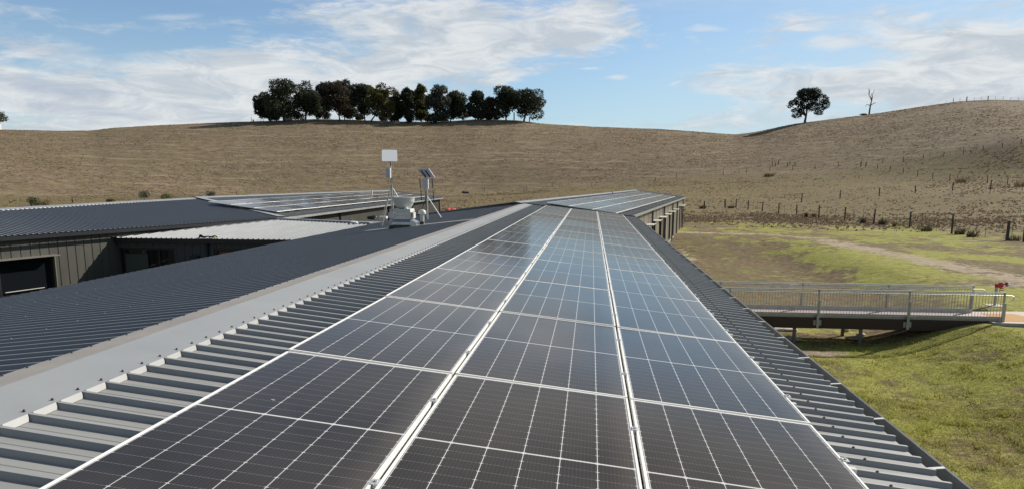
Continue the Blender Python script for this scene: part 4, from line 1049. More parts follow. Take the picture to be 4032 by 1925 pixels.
# roof vents
def vent(px, py, h, lab):
    c = onL(px, py, .035)
    e = empty('vent_pipe', c, lab, 'vent pipe', 'capped vent pipes by the exhaust fan')
    MB().lathe(c-[0, 0, .05], [(.12, 0), (.115, .03), (.075, .10), (.07, .14)], 16).build('boot', MT['black'], e, smooth=True)
    MB().tube([c+[0, 0, .02], c+[0, 0, h-.07]], .062, 16).build('pipe', MT['galv'], e, smooth=True)
    MB().lathe(c+[0, 0, h-.13], [(.085, 0), (.112, .0), (.115, .055), (.10, .10), (.06, .13), (0, .14)], 20).build('cap', MT['cream'], e, smooth=True)
vent(1543, 900, .44, 'left capped vent pipe in front of the exhaust fan')
vent(1663, 885, .44, 'right capped vent pipe beside the exhaust fan')
# antenna masts
def P_at(px, py, Y):
    r = ray(px, py); return r*(Y/r[1])+np.array([0, 0, ZC])
Y1 = 22.6
ft = onL(1505, 889, .03); Y1 = ft[1]+.5
m1 = P_at(1550, 862, Y1)
b1 = np.array([m1[0], Y1, ridgeZ-(ridgeX-m1[0])*SL+.03])
A1 = empty('antenna_mast', b1, 'taller antenna mast with a square white panel on top, left of the exhaust fan', 'antenna', 'antenna masts on the roof')
top = P_at(1537, 637, Y1); mid = P_at(1542, 730, Y1)
MB().tube([b1, P_at(1540.5, 690, Y1), top+[0, 0, -.15]], .024, 8).build('pole', MT['galv'], A1, smooth=True)
MB().tube([top+[0, 0, -.17], top+[0, 0, .02]], .016, 8).build('dark_stub', MT['black'], A1, smooth=True)
pw, phh = 60/2776*Y1, 46/2776*Y1; pc = P_at(1534, 613.5, Y1)
m = MB()
r_ = .03
pts = []
for (sx, sz, a0_) in ((1, 1, 0), (-1, 1, 90), (-1, -1, 180), (1, -1, 270)):
    for k in range(4):
        t = math.radians(a0_+30*k); pts.append((sx*(pw/2-r_)+r_*math.cos(t), sz*(phh/2-r_)+r_*math.sin(t)))
n_ = len(pts)
vw = U3((pc[0], pc[1], 0)); sdv = np.array([vw[1], -vw[0], 0]); tn = math.tan(math.radians(48))
for dy in (-.022, .022): m.v += [tuple(pc+sdv*x+vw*(dy+z*tn)+np.array([0, 0, z])) for x, z in pts]
m.f.append(tuple(range(n_))); m.f.append(tuple(range(n_, 2*n_))[::-1])
for i in range(n_): j = (i+1) % n_; m.f.append((j, i, n_+i, n_+j))
m.build('antenna_panel', MT['white'], A1)
q = P_at(1531, 683, Y1); m = MB(); m.obox(q+np.array([-.065, -.13, -.17]), (.11, 0, 0), (0, .08, 0), (0, 0, .34)); m.build('equipment_box', MT['grey_box'], A1)
m = MB(); q2 = q+np.array([.05, -.11, -.17]); m.obox(q2, (.035, 0, 0), (0, .06, 0), (0, 0, .34)); m.build('box_side', MT['white'], A1)
j = P_at(1541, 733, Y1)
for f, mt_ in ((ft, 'galv'), (onL(1497, 881, .03), 'galv'), (b1+[-.25, .55, .03], 'galv')):
    MB().tube([j, f], .016, 6).build('leg', MT[mt_], A1, smooth=True)
MB().tube([j, np.array([j[0]+.42, j[1]+.5, j[2]-.95])], .018, 6).build('leg', MT['white'], A1, smooth=True)
MB().tube([P_at(1543, 700, Y1-.03), P_at(1547, 735, Y1-.04), P_at(1551, 800, Y1-.04), P_at(1553, 858, Y1-.04)], .009, 5).build('cable', MT['black'], A1, smooth=True)
m = MB()
for yy in (676, 715, 733): q = P_at(1540+(yy-676)*.04, yy, Y1); m.box(q[0]-.035, q[0]+.035, q[1]-.04, q[1]+.04, q[2]-.012, q[2]+.012)
m.build('clamp', MT['galv'], A1)
# second mast
b2_ = onL(1683, 864, .03); Y2 = b2_[1]; print('masts', b1, b2_)
A2 = empty('antenna_mast', b2_, 'shorter antenna mast with tilted dish panel and dark aerials, right of the exhaust fan', 'antenna', 'antenna masts on the roof')
MB().tube([b2_, P_at(1681, 745, Y2), P_at(1680, 700, Y2)], .030, 8).build('pole', MT['galv'], A2, smooth=True)
q = P_at(1677, 725, Y2); m = MB(); m.obox(q+np.array([-.085, -.15, -.17]), (.17, 0, 0), (0, .07, 0), (0, 0, .34)); m.build('equipment_box', MT['grey_box'], A2)
m = MB(); m.obox(q+np.array([.086, -.13, -.17]), (.03, 0, 0), (0, .06, 0), (0, 0, .35)); m.build('box_side', MT['white'], A2)
# tilted dish: corners from the photograph at the mast's distance, leaning back
tl_, tr_, br_, bl_ = P_at(1644, 667, Y2-.16), P_at(1689, 667, Y2-.16), P_at(1712, 700, Y2+.10), P_at(1668, 699, Y2+.10)
nn = U3(np.cross(tr_-tl_, bl_-tl_)); 
m = MB(); up_ = nn if nn[2] > 0 else -nn
m.hexa([tl_, tr_, br_, bl_, tl_+up_*.03, tr_+up_*.03, br_+up_*.03, bl_+up_*.03]); dish = m.build('dish_panel', MT['grey_box'], A2); sub(dish)
m = MB()
for t in (.22, .62):
    p0 = tl_+(tr_-tl_)*t-up_*.02; p1 = bl_+(br_-bl_)*t-up_*.02; m.beam(p0+(p1-p0)*.15, p0+(p1-p0)*.95, .035, .025)
m.build('bracket', MT['black'], dish)
MB().tube([P_at(1676, 706, Y2-.05), P_at(1671, 742, Y2-.10), P_at(1676, 760, Y2-.04), P_at(1678, 820, Y2-.05), P_at(1675, 858, Y2-.1)], .010, 5).build('cable', MT['black'], A2, smooth=True)
m = MB()
for yy in (745, 772, 712): q = P_at(1681, yy, Y2); m.box(q[0]-.04, q[0]+.04, q[1]-.045, q[1]+.045, q[2]-.014, q[2]+.014)
m.build('clamp', MT['galv'], A2)
j = P_at(1681, 772, Y2)
MB().tube([j, onL(1737, 857, .03)], .016, 6).build('leg', MT['white'], A2, smooth=True)
MB().tube([j, P_at(1657, 835, Y2+.3)], .014, 6).build('leg', MT['black'], A2, smooth=True)
MB().tube([j, b2_+[-.2, .6, .05]], .014, 6).build('leg', MT['galv'], A2, smooth=True)
for (x0, y0, x1, y1) in ((1653, 704, 1660, 791), (1701, 701, 1708, 789)):
    m = MB()
    for s, e in ((0, .46), (.54, 1.0)):
        a_, c_ = P_at(x0+(x1-x0)*s, y0+(y1-y0)*s, Y2+.25), P_at(x0+(x1-x0)*e, y0+(y1-y0)*e, Y2+.25); m.tube([a_, c_], .016, 6)
    m.build('aerial_rod', MT['black'], A2, smooth=True)
m = MB()
for k in range(13):
    t = k/13; t2 = (k+.5)/13
    a_ = P_at(1653+7*t, 704+87*t, Y2+.25); c_ = P_at(1701+7*t2, 701+88*t2, Y2+.25); d2 = P_at(1653+7*(k+1)/13, 704+87*(k+1)/13, Y2+.25)
    m.tube([a_, c_], .004, 4); m.tube([c_, d2], .004, 4)
m.build('lattice', MT['galv'], A2)
# loose things
def bundle(name, c, r, n, matl, label, cat, seed, flat=.5):
    """a crumpled bundle: a lumpy closed skin"""
    g = random.Random(seed); m = MB(); nu, nv = 18, 10
    lob = [(g.uniform(-1, 1), g.uniform(-1, 1), g.uniform(.2, 1), g.uniform(.15, .45)) for _ in range(n)]
    for j in range(nv+1):
        ph_ = math.pi*j/nv
        for i in range(nu):
            t = 2*math.pi*i/nu; d = np.array([math.sin(ph_)*math.cos(t), math.sin(ph_)*math.sin(t), math.cos(ph_)])
            k = 1+sum(w*max(0, d @ U3((lx, ly, lz)))**6 for lx, ly, lz, w in lob)+g.uniform(-.07, .07)
            m.v.append((c[0]+d[0]*r[0]*k, c[1]+d[1]*r[1]*k, c[2]+max(-.2, d[2])*r[2]*k))
    for j in range(nv):
        for i in range(nu):
            i2 = (i+1) % nu; m.f.append((j*nu+i, (j+1)*nu+i, (j+1)*nu+i2, j*nu+i2))
    o = m.build(name, matl); return tag(o, label, cat)
q = onL(1776, 832, .04)
bundle('orange_bundle', q-[.12, 0, 0], (.13, .16, .10), 6, MT['orange'], 'left of two bright orange bundles lying near the far edge of the near roof', 'bundle', 3)
bundle('orange_bundle', q+[.16, 0, .02], (.12, .14, .09), 6, MT['orange'], 'right of two bright orange bundles lying near the far edge of the near roof', 'bundle', 8)
q = pD(1472, 868); q = np.array([pD(1472, 884)[0], pD(1472, 884)[1]+.4, 3.30])
def obj_at(px, py, z): return at(px, py, z)
q = at(1470, 866, 3.16); bundle('tool_bag', q+[0, 0, .03], (.19, .16, .13), 7, MT['black'], 'black tool bag lying left of the taller antenna mast', 'bag', 12)
q = at(1510, 862, 3.16); m = MB(); m.box(q[0]-.18, q[0]+.18, q[1]-.12, q[1]+.12, 3.17, 3.24); m.box(q[0]-.19, q[0]+.19, q[1]-.13, q[1]+.13, 3.245, 3.28); tag(m.build('carton', MT['white']), 'flat white carton beside the foot of the taller mast', 'box')
q = at(1528, 856, 3.16); m = MB(); m.box(q[0]-.14, q[0]+.26, q[1]+.3, q[1]+.6, 3.17, 3.33); m.box(q[0]-.15, q[0]+.27, q[1]+.29, q[1]+.61, 3.333, 3.36); tag(m.build('carton', mat('brown_card', (.20, .15, .09), .8)), 'brown cardboard carton behind the white one by the mast', 'box')
q = pD(1396, 884)+[0, 0, .06]; bundle('white_cloth', q, (.16, .10, .06), 5, MT['white'], 'crumpled white cloth at the top edge of the pale roof', 'cloth', 21)
q = pD(1500, 884)+[-.1, -.3, .05]; m = MB(); pts = [q+np.array([.28*math.cos(t)+.06*math.sin(3*t), .18*math.sin(t), .02+.03*math.sin(2*t)]) for t in np.linspace(0, 9, 40)]; m.tube(pts, .012, 5); tag(m.build('cable_coil', MT['white'], smooth=True), 'loose coil of white cable at the foot of the taller mast', 'cable')
# harness on the pale roof's edge
q = np.array([pD(843, 934)[0], YD+.12, zDe+.05])
hs_ = empty('safety_harness', q, 'black safety harness with a lime buckle lying on the edge of the pale roof', 'harness')
m = MB(); m.tube([q+[-.28, 0, .03], q+[-.12, .02, .0], q+[0.0, 0, .03], q+[.14, .03, .0], q+[.24, 0, .03]], [.045, .03, .02, .03, .03], 7); m.tube([q+[-.2, .08, .0], q+[0, .1, .02], q+[.2, .06, 0]], .018, 6); m.tube([q+[-.31, 0, -.02], q+[-.27, 0, .07], q+[-.20, 0, .05]], .03, 6); m.build('webbing', MT['black'], hs_, smooth=True)
m = MB(); m.tube([q+[.20, 0, .04], q+[.30, 0, .05], q+[.36, .02, .03], q+[.30, .04, .0]], .032, 7); m.build('buckle', MT['lime'], hs_, smooth=True)

# ------------------------------------------------------------------ footbridge
YN, YF = 27.15, 28.85; ZD = ZC-5.05; XA, XB = 1.9, 15.05
Br = empty('footbridge', ((XA+XB)/2, (YN+YF)/2, 0), 'galvanised footbridge with vertical balusters over the grassy swale', 'footbridge')
m = MB(); x = XA
while x < XB-.05:
    m.box(x, min(x+.137, XB), YN+.08, YF-.08, ZD-.03, ZD); x += .143
m.build('deck', MT['deck'], Br)
for y in (YN-.02, YF-.06):
    m = MB(); m.box(XA, XB-.6, y, y+.08, ZD-.42, ZD-.034); m.build('beam', MT['beam'], Br)
nearposts = [3577, 3216, 3940]; xp = [7.7-.0]
px_n = [float(P_at(p, 1200, YN)[0]) for p in (3222, 3578, 3952)]
px_f = [float(P_at(p, 1180, YF)[0]) for p in (3158, 3495, 3829)]
stepn = (px_n[2]-px_n[0])/2; stepf = (px_f[2]-px_f[0])/2
postsN = [px_n[0]-stepn, *px_n]; postsF = [px_f[0]-stepf, *px_f]
print('posts', postsN, postsF)
def rail_side(y, posts, sgn, end_hook):
    for x in posts:
        p = MB(); p.box(x-.028, x+.028, y-.028, y+.028, ZD-.36, ZD+1.03) 
        po = p.build('post', MT['galv'], Br); sub(po)
        s = MB(); s.box(x-.045, x+.045, y-sgn*.075-.02, y-sgn*.075+.02, ZD-.38, ZD+.66); s.box(x-.05, x+.05, y-sgn*.075-.025, y-sgn*.075+.025, ZD+.661, ZD+.675); s.build('stanchion', MT['galv'] if sgn > 0 else MT['galv'], po)
        if sgn > 0:
            q = MB(); q.box(x-.14, x+.14, YN-.035, YN-.022, ZD-.30, ZD-.10); q.build('base_plate', MT['plate'], po)
    xs = [XA+.05]+posts
    for x0, x1 in zip(xs[:-1], xs[1:]):
        m = MB(); m.beam((x0+.03, y, ZD+.09), (x1-.03, y, ZD+.09), .03, .03); m.beam((x0+.03, y, ZD+.985), (x1-.03, y, ZD+.985), .03, .03)
        n = max(1, int(round((x1-x0)/.105)))
        for k in range(1, n): xx = x0+(x1-x0)*k/n; m.tube([(xx, y, ZD+.10), (xx, y, ZD+.975)], .0082, 5, cap=False)
        m.build('baluster_panel', MT['galv'], Br)
    m = MB(); m.tube([(XA, y, ZD+1.05), (posts[-1]+.03, y, ZD+1.05)], .024, 10); m.build('top_rail', MT['galv_rail'], Br, smooth=True)
    m = MB(); yi = y+sgn*.09
    e = posts[-1]
    m.tube([(XA, yi, ZD+.93), (e+.28, yi, ZD+.93), (e+.36, yi, ZD+.90), (e+.38, yi, ZD+.84), (e+.36, yi, ZD+.79), (e+.28, yi, ZD+.77)], .02, 8); m.build('handrail', MT['galv_rail'], Br, smooth=True)
    m = MB(); m.box(XA, posts[-1], y+sgn*.05-.004, y+sgn*.05+.004, ZD+.012, ZD+.16); m.build('kick_plate', MT['galv'], Br)
    m = MB(); m.box(XA, posts[-1], min(y+sgn*.05+.005, y+sgn*.10), max(y+sgn*.05+.005, y+sgn*.10), ZD+.003, ZD+.012); m.build('edge_strip', MT['white'], Br)
rail_side(YN, postsN, 1, True); rail_side(YF, postsF, -1, True)
for x, y in ((7.75, YN+.02), (10.15, YN+.02), (5.2, YN+.02), (7.35, YF-.1), (10.05, YF-.1), (5.0, YF-.1)):
    g = g1(x, y); m = MB(); m.box(x-.055, x+.055, y+.005, y+.09, g-.2, ZD-.425); m.build('leg', MT['plate_dark'], Br)
# paths by the end of the bridge
pa = [at(3925, 1258, ZD), at(4300, 1290, ZD)]
def sheet(name, pts, z, t, matl, kind='structure'):
    m = MB(); n = len(pts); m.v += [(p[0], p[1], z) for p in pts]+[(p[0], p[1], z-t) for p in pts]
    m.f.append(tuple(range(n))); m.f.append(tuple(range(n, 2*n))[::-1])
    for i in range(n): j = (i+1) % n; m.f.append((j, i, n+i, n+j))
    o = m.build(name, matl); o['kind'] = kind; return o
sheet('path', [(14.6, 26.9), (17.0, 26.75), (17.4, 24.6), (19.2, 22.0), (24, 22.0), (24, 29.6), (16.7, 29.4), (14.6, 29.1)], ZD-.012, .12, MT['concrete'])
sheet('tactile_paving', [(15.12, 27.2), (16.9, 27.2), (16.3, 28.8), (15.12, 28.8)], ZD-.006, .02, MT['tactile'])
# hydrant booster
hp = at(3916, 1203, ZD-.02)
Hy = empty('fire_hydrant', hp, 'red twin-outlet fire hydrant on a grey standpipe behind the bridge end', 'hydrant')
MB().tube([hp-[0, 0, .2], hp+[0, 0, .80]], .055, 12).build('standpipe', MT['galv'], Hy, smooth=True)
t_ = hp+[0, 0, .86]
m = MB(); m.tube([t_+[0, 0, -.08], t_+[0, 0, .06]], .07, 12); m.tube([t_, t_+[.16, -.02, .02]], .045, 10); m.tube([t_, t_+[.40, 0, .05]], .038, 10); m.tube([t_+[.36, 0, -.04], t_+[.36, 0, .13]], .055, 10); m.build('valve_body', MT['red'], Hy, smooth=True)
m = MB(); m.tube([t_+[.06, -.13, .02], t_+[.06, -.155, .02]], .115, 20); m.tube([t_+[.06, -.13, .02], t_+[.06, 0, .02]], .03, 8); m.build('hand_wheel', MT['red'], Hy, smooth=True)
m = MB(); m.tube([t_+[.23, -.03, .0], t_+[.23, -.12, -.01]], .05, 10); m.tube([t_+[.42, -.03, .03], t_+[.44, -.12, .02]], .05, 10); m.tube([t_+[.40, 0, .10], t_+[.40, 0, .15]], .03, 10); m.build('outlet_cap', MT['white'], Hy, smooth=True)
m = MB(); m.box(t_[0]+.12, t_[0]+.27, t_[1]-.01, t_[1], t_[2]-.22, t_[2]-.19); m.box(t_[0]+.12, t_[0]+.27, t_[1]-.01, t_[1], t_[2]-.14, t_[2]-.11); m.box(t_[0]+.12, t_[0]+.135, t_[1]-.01, t_[1], t_[2]-.3, t_[2]-.02); m.build('bracket', MT['red'], Hy)
sheet_ = at(3920, 1206, ZD)
m = MB(); m.box(hp[0]-.3, hp[0]+.3, hp[1]-.3, hp[1]+.3, hp[2]-.15, hp[2]+.03); m.build('concrete_pad', MT['concrete'], Hy)
# pale slabs and stones under the bridge
stones = [(3075, 1300, .9, .35, 'long pale slab under the bridge beside the roof edge'), (3330, 1303, .22, .14, 'small pale stone between the bridge legs'), (3390, 1320, .35, .2, 'flat pale block lying by the bridge leg'),
          (3370, 1334, .6, .3, 'wide pale stone half buried in front of the bridge leg'), (3120, 1337, .7, .35, 'buff concrete footing at the foot of the left bridge leg')]
for k, (px, py, sx, sy, lab) in enumerate(stones):
    p, _ = hit(px, py, 20); o = bundle('stone', p+[0, 0, .02], (sx/2, sy/2, .09), 5, MT['rubble'], lab, 'stone', 40+k)

# ------------------------------------------------------------------ fences
def sc(x, y): return 2600+.5559*x, 550+.5559*y
def fence(label, items, matl=None, wires=4, wmat=None, thick=.075):
    """items: (px, top, bottom, kind) in photo pixels; kind p post, d dropper, s strainer"""
    first = hit(*items[0][0:1], items[0][2])[0]
    e = empty('fence', first, label, 'fence'); pts = []
    for (px, t, b, k) in items:
        p, r = hit(px, b); h = min(1.9, max(.9, (b-t)/F*r*(.86 if k == 's' else 1))); w = {'p': thick, 'd': .018, 's': .12}[k]
        n = 6; g = random.Random(int(px*7)); lean = np.array([g.uniform(-.03, .03), g.uniform(-.03, .03), 1])*h
        if k == 'd': w = .017
        MB().tube([p-[0, 0, .25], p+lean*.5, p+lean], [w, w*.97, w*.9], n).build('post' if k != 'd' else 'dropper', matl or MT['post'], e)
        pts.append((p, lean))
    m = MB()
    for k in range(wires):
        f = .25+.7*k/(wires-1)
        for (p, l), (p2, l2) in zip(pts[:-1], pts[1:]): m.tube([p+l*f, p2+l2*f], .0045, 3, cap=False)
    m.build('wire', MT['wire'], e); return e
post1 = [(310, 430, 490, 's'), (458, 420, 482, 's'), (535, 425, 487, 'p'), (567, 450, 495, 'd'), (620, 435, 500, 'p'), (655, 450, 503, 'd'), (688, 452, 507, 'd'), (722, 447, 512, 'p'), (770, 466, 518, 'd'), (797, 470, 521, 'd'), (838, 457, 527, 'p'),
         (878, 470, 530, 'd'), (965, 467, 537, 'p'), (1010, 478, 542, 'd'), (1062, 480, 548, 'd'), (1123, 475, 558, 'p'), (1178, 490, 562, 'd'), (1237, 495, 568, 'd'), (1305, 488, 577, 'p'), (1363, 505, 585, 'd'), (1430, 510, 590, 'd'),
         (1511, 505, 600, 'p'), (1570, 525, 607, 'd'), (1668, 540, 615, 'd'), (1765, 527, 625, 'p'), (1850, 545, 638, 'd'), (1955, 555, 652, 'd'), (2063, 552, 668, 'p'), (2300, 600, 695, 'd'), (2455, 585, 717, 's'), (2485, 640, 722, 'd'), (2572, 642, 726, 'p'), (2900, 690, 790, 'p')]
S = lambda L_: [(*sc(a, b), sc(a, c)[1], k) for a, b, c, k in L_]
fence('nearest post and wire fence with tussocks along it, curving beyond the track', S(post1), thick=.085)
fence('widely spaced line of grey posts crossing the middle of the right paddock', S([(1000, 388, 445, 'p'), (1272, 368, 420, 'p'), (1550, 350, 402, 'p'), (1805, 335, 380, 'p'), (2070, 317, 365, 'p'), (2338, 300, 355, 'p'), (2650, 285, 340, 'p')]), wires=3, thick=.09)
fence('fence dropping from the long hill-foot fence towards the right edge', S([(1455, 157, 195, 's'), (1538, 177, 210, 'p'), (1625, 193, 228, 'p'), (1719, 208, 243, 'p'), (1821, 225, 263, 'p'), (1928, 238, 280, 'p'), (2048, 252, 293, 'p'), (2130, 262, 303, 'd'), (2220, 266, 306, 'd'), (2316, 270, 312, 'p'), (2410, 276, 317, 'd'), (2458, 278, 320, 'p'), (2600, 290, 330, 'p')]), wires=3, thick=.075)
f2 = [(112, 240, 277, 'p'), (165, 240, 272, 'd'), (225, 236, 268, 'd'), (280, 232, 264, 'd'), (330, 228, 262, 'd'), (392, 220, 258, 'd'), (445, 215, 252, 'p'), (500, 212, 248, 'd'), (555, 208, 244, 'd'), (610, 203, 238, 'p'), (665, 200, 234, 'd'), (720, 196, 230, 'd'), (775, 192, 225, 'p'), (828, 190, 222, 'd'), (883, 187, 219, 'd'), (937, 183, 217, 'p'),
      (1035, 180, 212, 'd'), (1095, 175, 208, 'p'), (1150, 174, 205, 'd'), (1205, 170, 203, 'd'), (1258, 165, 200, 'p'), (1305, 165, 198, 'd'), (1420, 153, 195, 's'), (1500, 148, 185, 'd'), (1575, 142, 172, 'p'), (1650, 138, 165, 'd'), (1722, 127, 157, 'p'), (1780, 122, 150, 'd'), (1862, 112, 140, 'p'), (1910, 108, 135, 'd'), (2007, 95, 123, 'p'), (2050, 92, 118, 'd'), (2098, 85, 110, 'd'),
      (2147, 75, 102, 'p'), (2195, 72, 96, 'd'), (2235, 65, 90, 'd'), (2285, 52, 80, 'p'), (2330, 50, 73, 'd'), (2375, 42, 66, 'd'), (2422, 30, 57, 'p'), (2508, 18, 46, 'd'), (2555, 3, 40, 'p')]
left = [(300, 770, 801), (700, 760, 786), (933, 757, 778), (1100, 757, 775), (1480, 752, 770), (1540, 750, 769), (1590, 748, 768), (1647, 749, 767), (1712, 747, 766), (1755, 745, 765), (1862, 742, 761), (1907, 740, 759), (1967, 738, 757), (2001, 736, 756), (2074, 733, 752), (2150, 729, 748), (2240, 724, 742), (2330, 719, 736), (2420, 713, 730), (2500, 707, 725), (2580, 698, 715)]
fence('long fence along the foot of the hill, rising over the knoll at right', [(a, b, c, 'p' if i % 3 == 2 else 'd') for i, (a, b, c) in enumerate(left)]+S(f2), wires=3, thick=.075)
fence('short remnant of posts standing on the slope above the hill-foot fence', S([(793, 157, 187, 'p'), (815, 165, 192, 'p'), (836, 152, 178, 'p'), (900, 167, 198, 'p'), (917, 155, 183, 'p'), (952, 163, 190, 'p')]), wires=2, thick=.10)
# skyline fence: stands on the crest
def crest(px):
    t = th_of(px); r = np.arange(300, 420, 1.0); z = ground(np.sin(t)*r, np.cos(t)*r)-ZC; k = int(np.argmax(z/r)); return np.array([math.sin(t)*r[k], math.cos(t)*r[k], z[k]+ZC]), r[k]
def crest_fence(label, items, wires=2):
    e = empty('fence', crest(items[0][0])[0], label, 'fence'); pts = []
    for px, h, w in items:
        p, r = crest(px); hh = h/F*r; MB().tube([p-[0, 0, .3], p+[0, 0, hh]], w, 5).build('post' if w > .06 else 'dropper', MT['post'], e); pts.append((p, hh))
    m = MB()
    for k in range(wires):
        f = .5+.45*k
        for (p, h), (p2, h2) in zip(pts[:-1], pts[1:]): m.tube([p+[0, 0, min(h, 1.4)*f], p2+[0, 0, min(h2, 1.4)*f]], .012, 3, cap=False)
    m.build('wire', MT['wire'], e)
c2 = lambda x: 2900+.4394*x
crest_fence('fence silhouetted on the crest of the right hill', [(c2(1835), 9, .05), (c2(1897), 12, .12), (c2(1955), 11, .05), (c2(2015), 14, .19), (c2(2080), 11, .05), (c2(2142), 11, .05), (c2(2203), 13, .16), (c2(2268), 11, .05), (c2(2337), 11, .05), (c2(2405), 10, .05), (c2(2472), 10, .05), (c2(2540), 10, .05), (4060, 12, .12)])
crest_fence('few thin posts on the crest left of the grove', [(997, 16, .10), (1004, 7, .30), (1033, 8, .05), (1045, 7, .10)], 1)
p, r = crest(2024); MB().tube([p-[0, 0, .3], p+[0, 0, 3.6]], .30, 6).build('tall_post', MT['post'])
tag(bpy.data.objects['tall_post'], 'tall thick post standing among the rightmost trees of the grove', 'post')
p, r = crest(2084); MB().tube([p-[0, 0, .3], p+[0, 0, 2.0]], .26, 6).build('short_post', MT['post'])
tag(bpy.data.objects['short_post'], 'short thick post at the right end of the grove', 'post')
# broken timbers at far left
for k, (x0, y0, x1, y1, lab, rr_) in enumerate(((66, 781, 70, 800, 'pale split post leaning at the far left field edge', .13), (30, 801, 62, 789, 'fallen dark rail resting against the pale split post', .10), (201, 787, 213, 799, 'pale timber stub lying right of the grey shrub', .12), (284, 776, 286, 799, 'grey post standing right of the fallen timbers', .13), (288, 789, 297, 799, 'pale brace lying against the grey post', .10))):
    b, r = hit(x1, y1); h = ray(x0, y0); h = h/math.hypot(h[0], h[1])*r; tp = h+[0, 0, ZC]
    if k == 1: b, r = hit(x0, y0); h = ray(x1, y1); h = h/math.hypot(h[0], h[1])*r; tp = h+[0, 0, ZC]
    o = MB().tube([b-[0, 0, .1], tp], [rr_, rr_*.8], 6).build('old_timber', MT['post_pale'] if k in (0, 2, 4) else MT['post']); tag(o, lab, 'timber')
dp, r = hit(1835, 762); bundle('boulder', dp, (.9, .5, .5), 4, MT['post'], 'dark low lump in the paddock beyond the long fence', 'boulder', 77)

# ------------------------------------------------------------------ trees
def leaves_mesh(name, lobes, n, size, matl, parent, seed, drop=.25):
    """many small leaf clumps spread through the crown's lobes"""
    R_ = np.random.RandomState(seed); w = np.array([l[3]*l[4]*l[5] for l in lobes]) ** .75; w /= w.sum()
    k = R_.choice(len(lobes), n, p=w); L_ = np.array(lobes)[k]
    d = R_.normal(size=(n, 3)); d /= np.linalg.norm(d, axis=1)[:, None]
    rad = R_.uniform(.45, 1.0, n)**.45
    c = L_[:, :3]+d*L_[:, 3:6]*rad[:, None]
    c += R_.normal(size=(n, 3))*size*.35
    s = size*R_.uniform(.55, 1.25, n)
    a = R_.normal(size=(n, 3)); a /= np.linalg.norm(a, axis=1)[:, None]
    b = np.cross(a, R_.normal(size=(n, 3))); b /= np.linalg.norm(b, axis=1)[:, None]
    v = np.stack([c-a*s[:, None]*.5, c+b*s[:, None]*.32, c+a*s[:, None]*.5, c-b*s[:, None]*.32], 1).reshape(-1, 3)
    me = bpy.data.meshes.new(name); me.vertices.add(len(v)); loc = np.array(parent['_loc']); me.vertices.foreach_set('co', (v-loc).ravel())
    me.loops.add(4*n); me.loops.foreach_set('vertex_index', np.arange(4*n, dtype=np.int32)); me.polygons.add(n)
    me.polygons.foreach_set('loop_start', np.arange(0, 4*n, 4, dtype=np.int32)); me.polygons.foreach_set('loop_total', np.full(n, 4, dtype=np.int32)); me.update()
    me.materials.append(matl); o = bpy.data.objects.new(name, me); COL.objects.link(o); o.parent = parent; return o
LM = dict(
    dark=leaf_mat('leaves_dark_green', (0.032, 0.042, 0.024), (0.075, 0.085, 0.050)),
    grey=leaf_mat('leaves_blue_grey', (0.042, 0.052, 0.038), (0.090, 0.100, 0.072)),
    yel=leaf_mat('leaves_olive', (0.060, 0.062, 0.020), (0.140, 0.125, 0.038)),
    red=leaf_mat('leaves_russet', (0.048, 0.038, 0.024), (0.090, 0.068, 0.042)),
    black=leaf_mat('leaves_deep', (0.020, 0.028, 0.016), (0.050, 0.058, 0.032)),
    shrub=leaf_mat('leaves_shrub', (0.050, 0.060, 0.034), (0.12, 0.13, 0.08)),
    lime=leaf_mat('leaves_bright', (0.075, 0.085, 0.018), (0.17, 0.175, 0.045)),
    straw=leaf_mat('straw_blades', (0.16, 0.12, 0.06), (0.32, 0.25, 0.14)),
    rush=leaf_mat('rush_blades', (0.045, 0.040, 0.020), (0.14, 0.11, 0.055)))
def px_frame(p, r):
    """world size of one photo pixel at p and the sideways unit vector"""
    s = r/F*1.02; side = U3((p[1], -p[0], 0)); return s, side
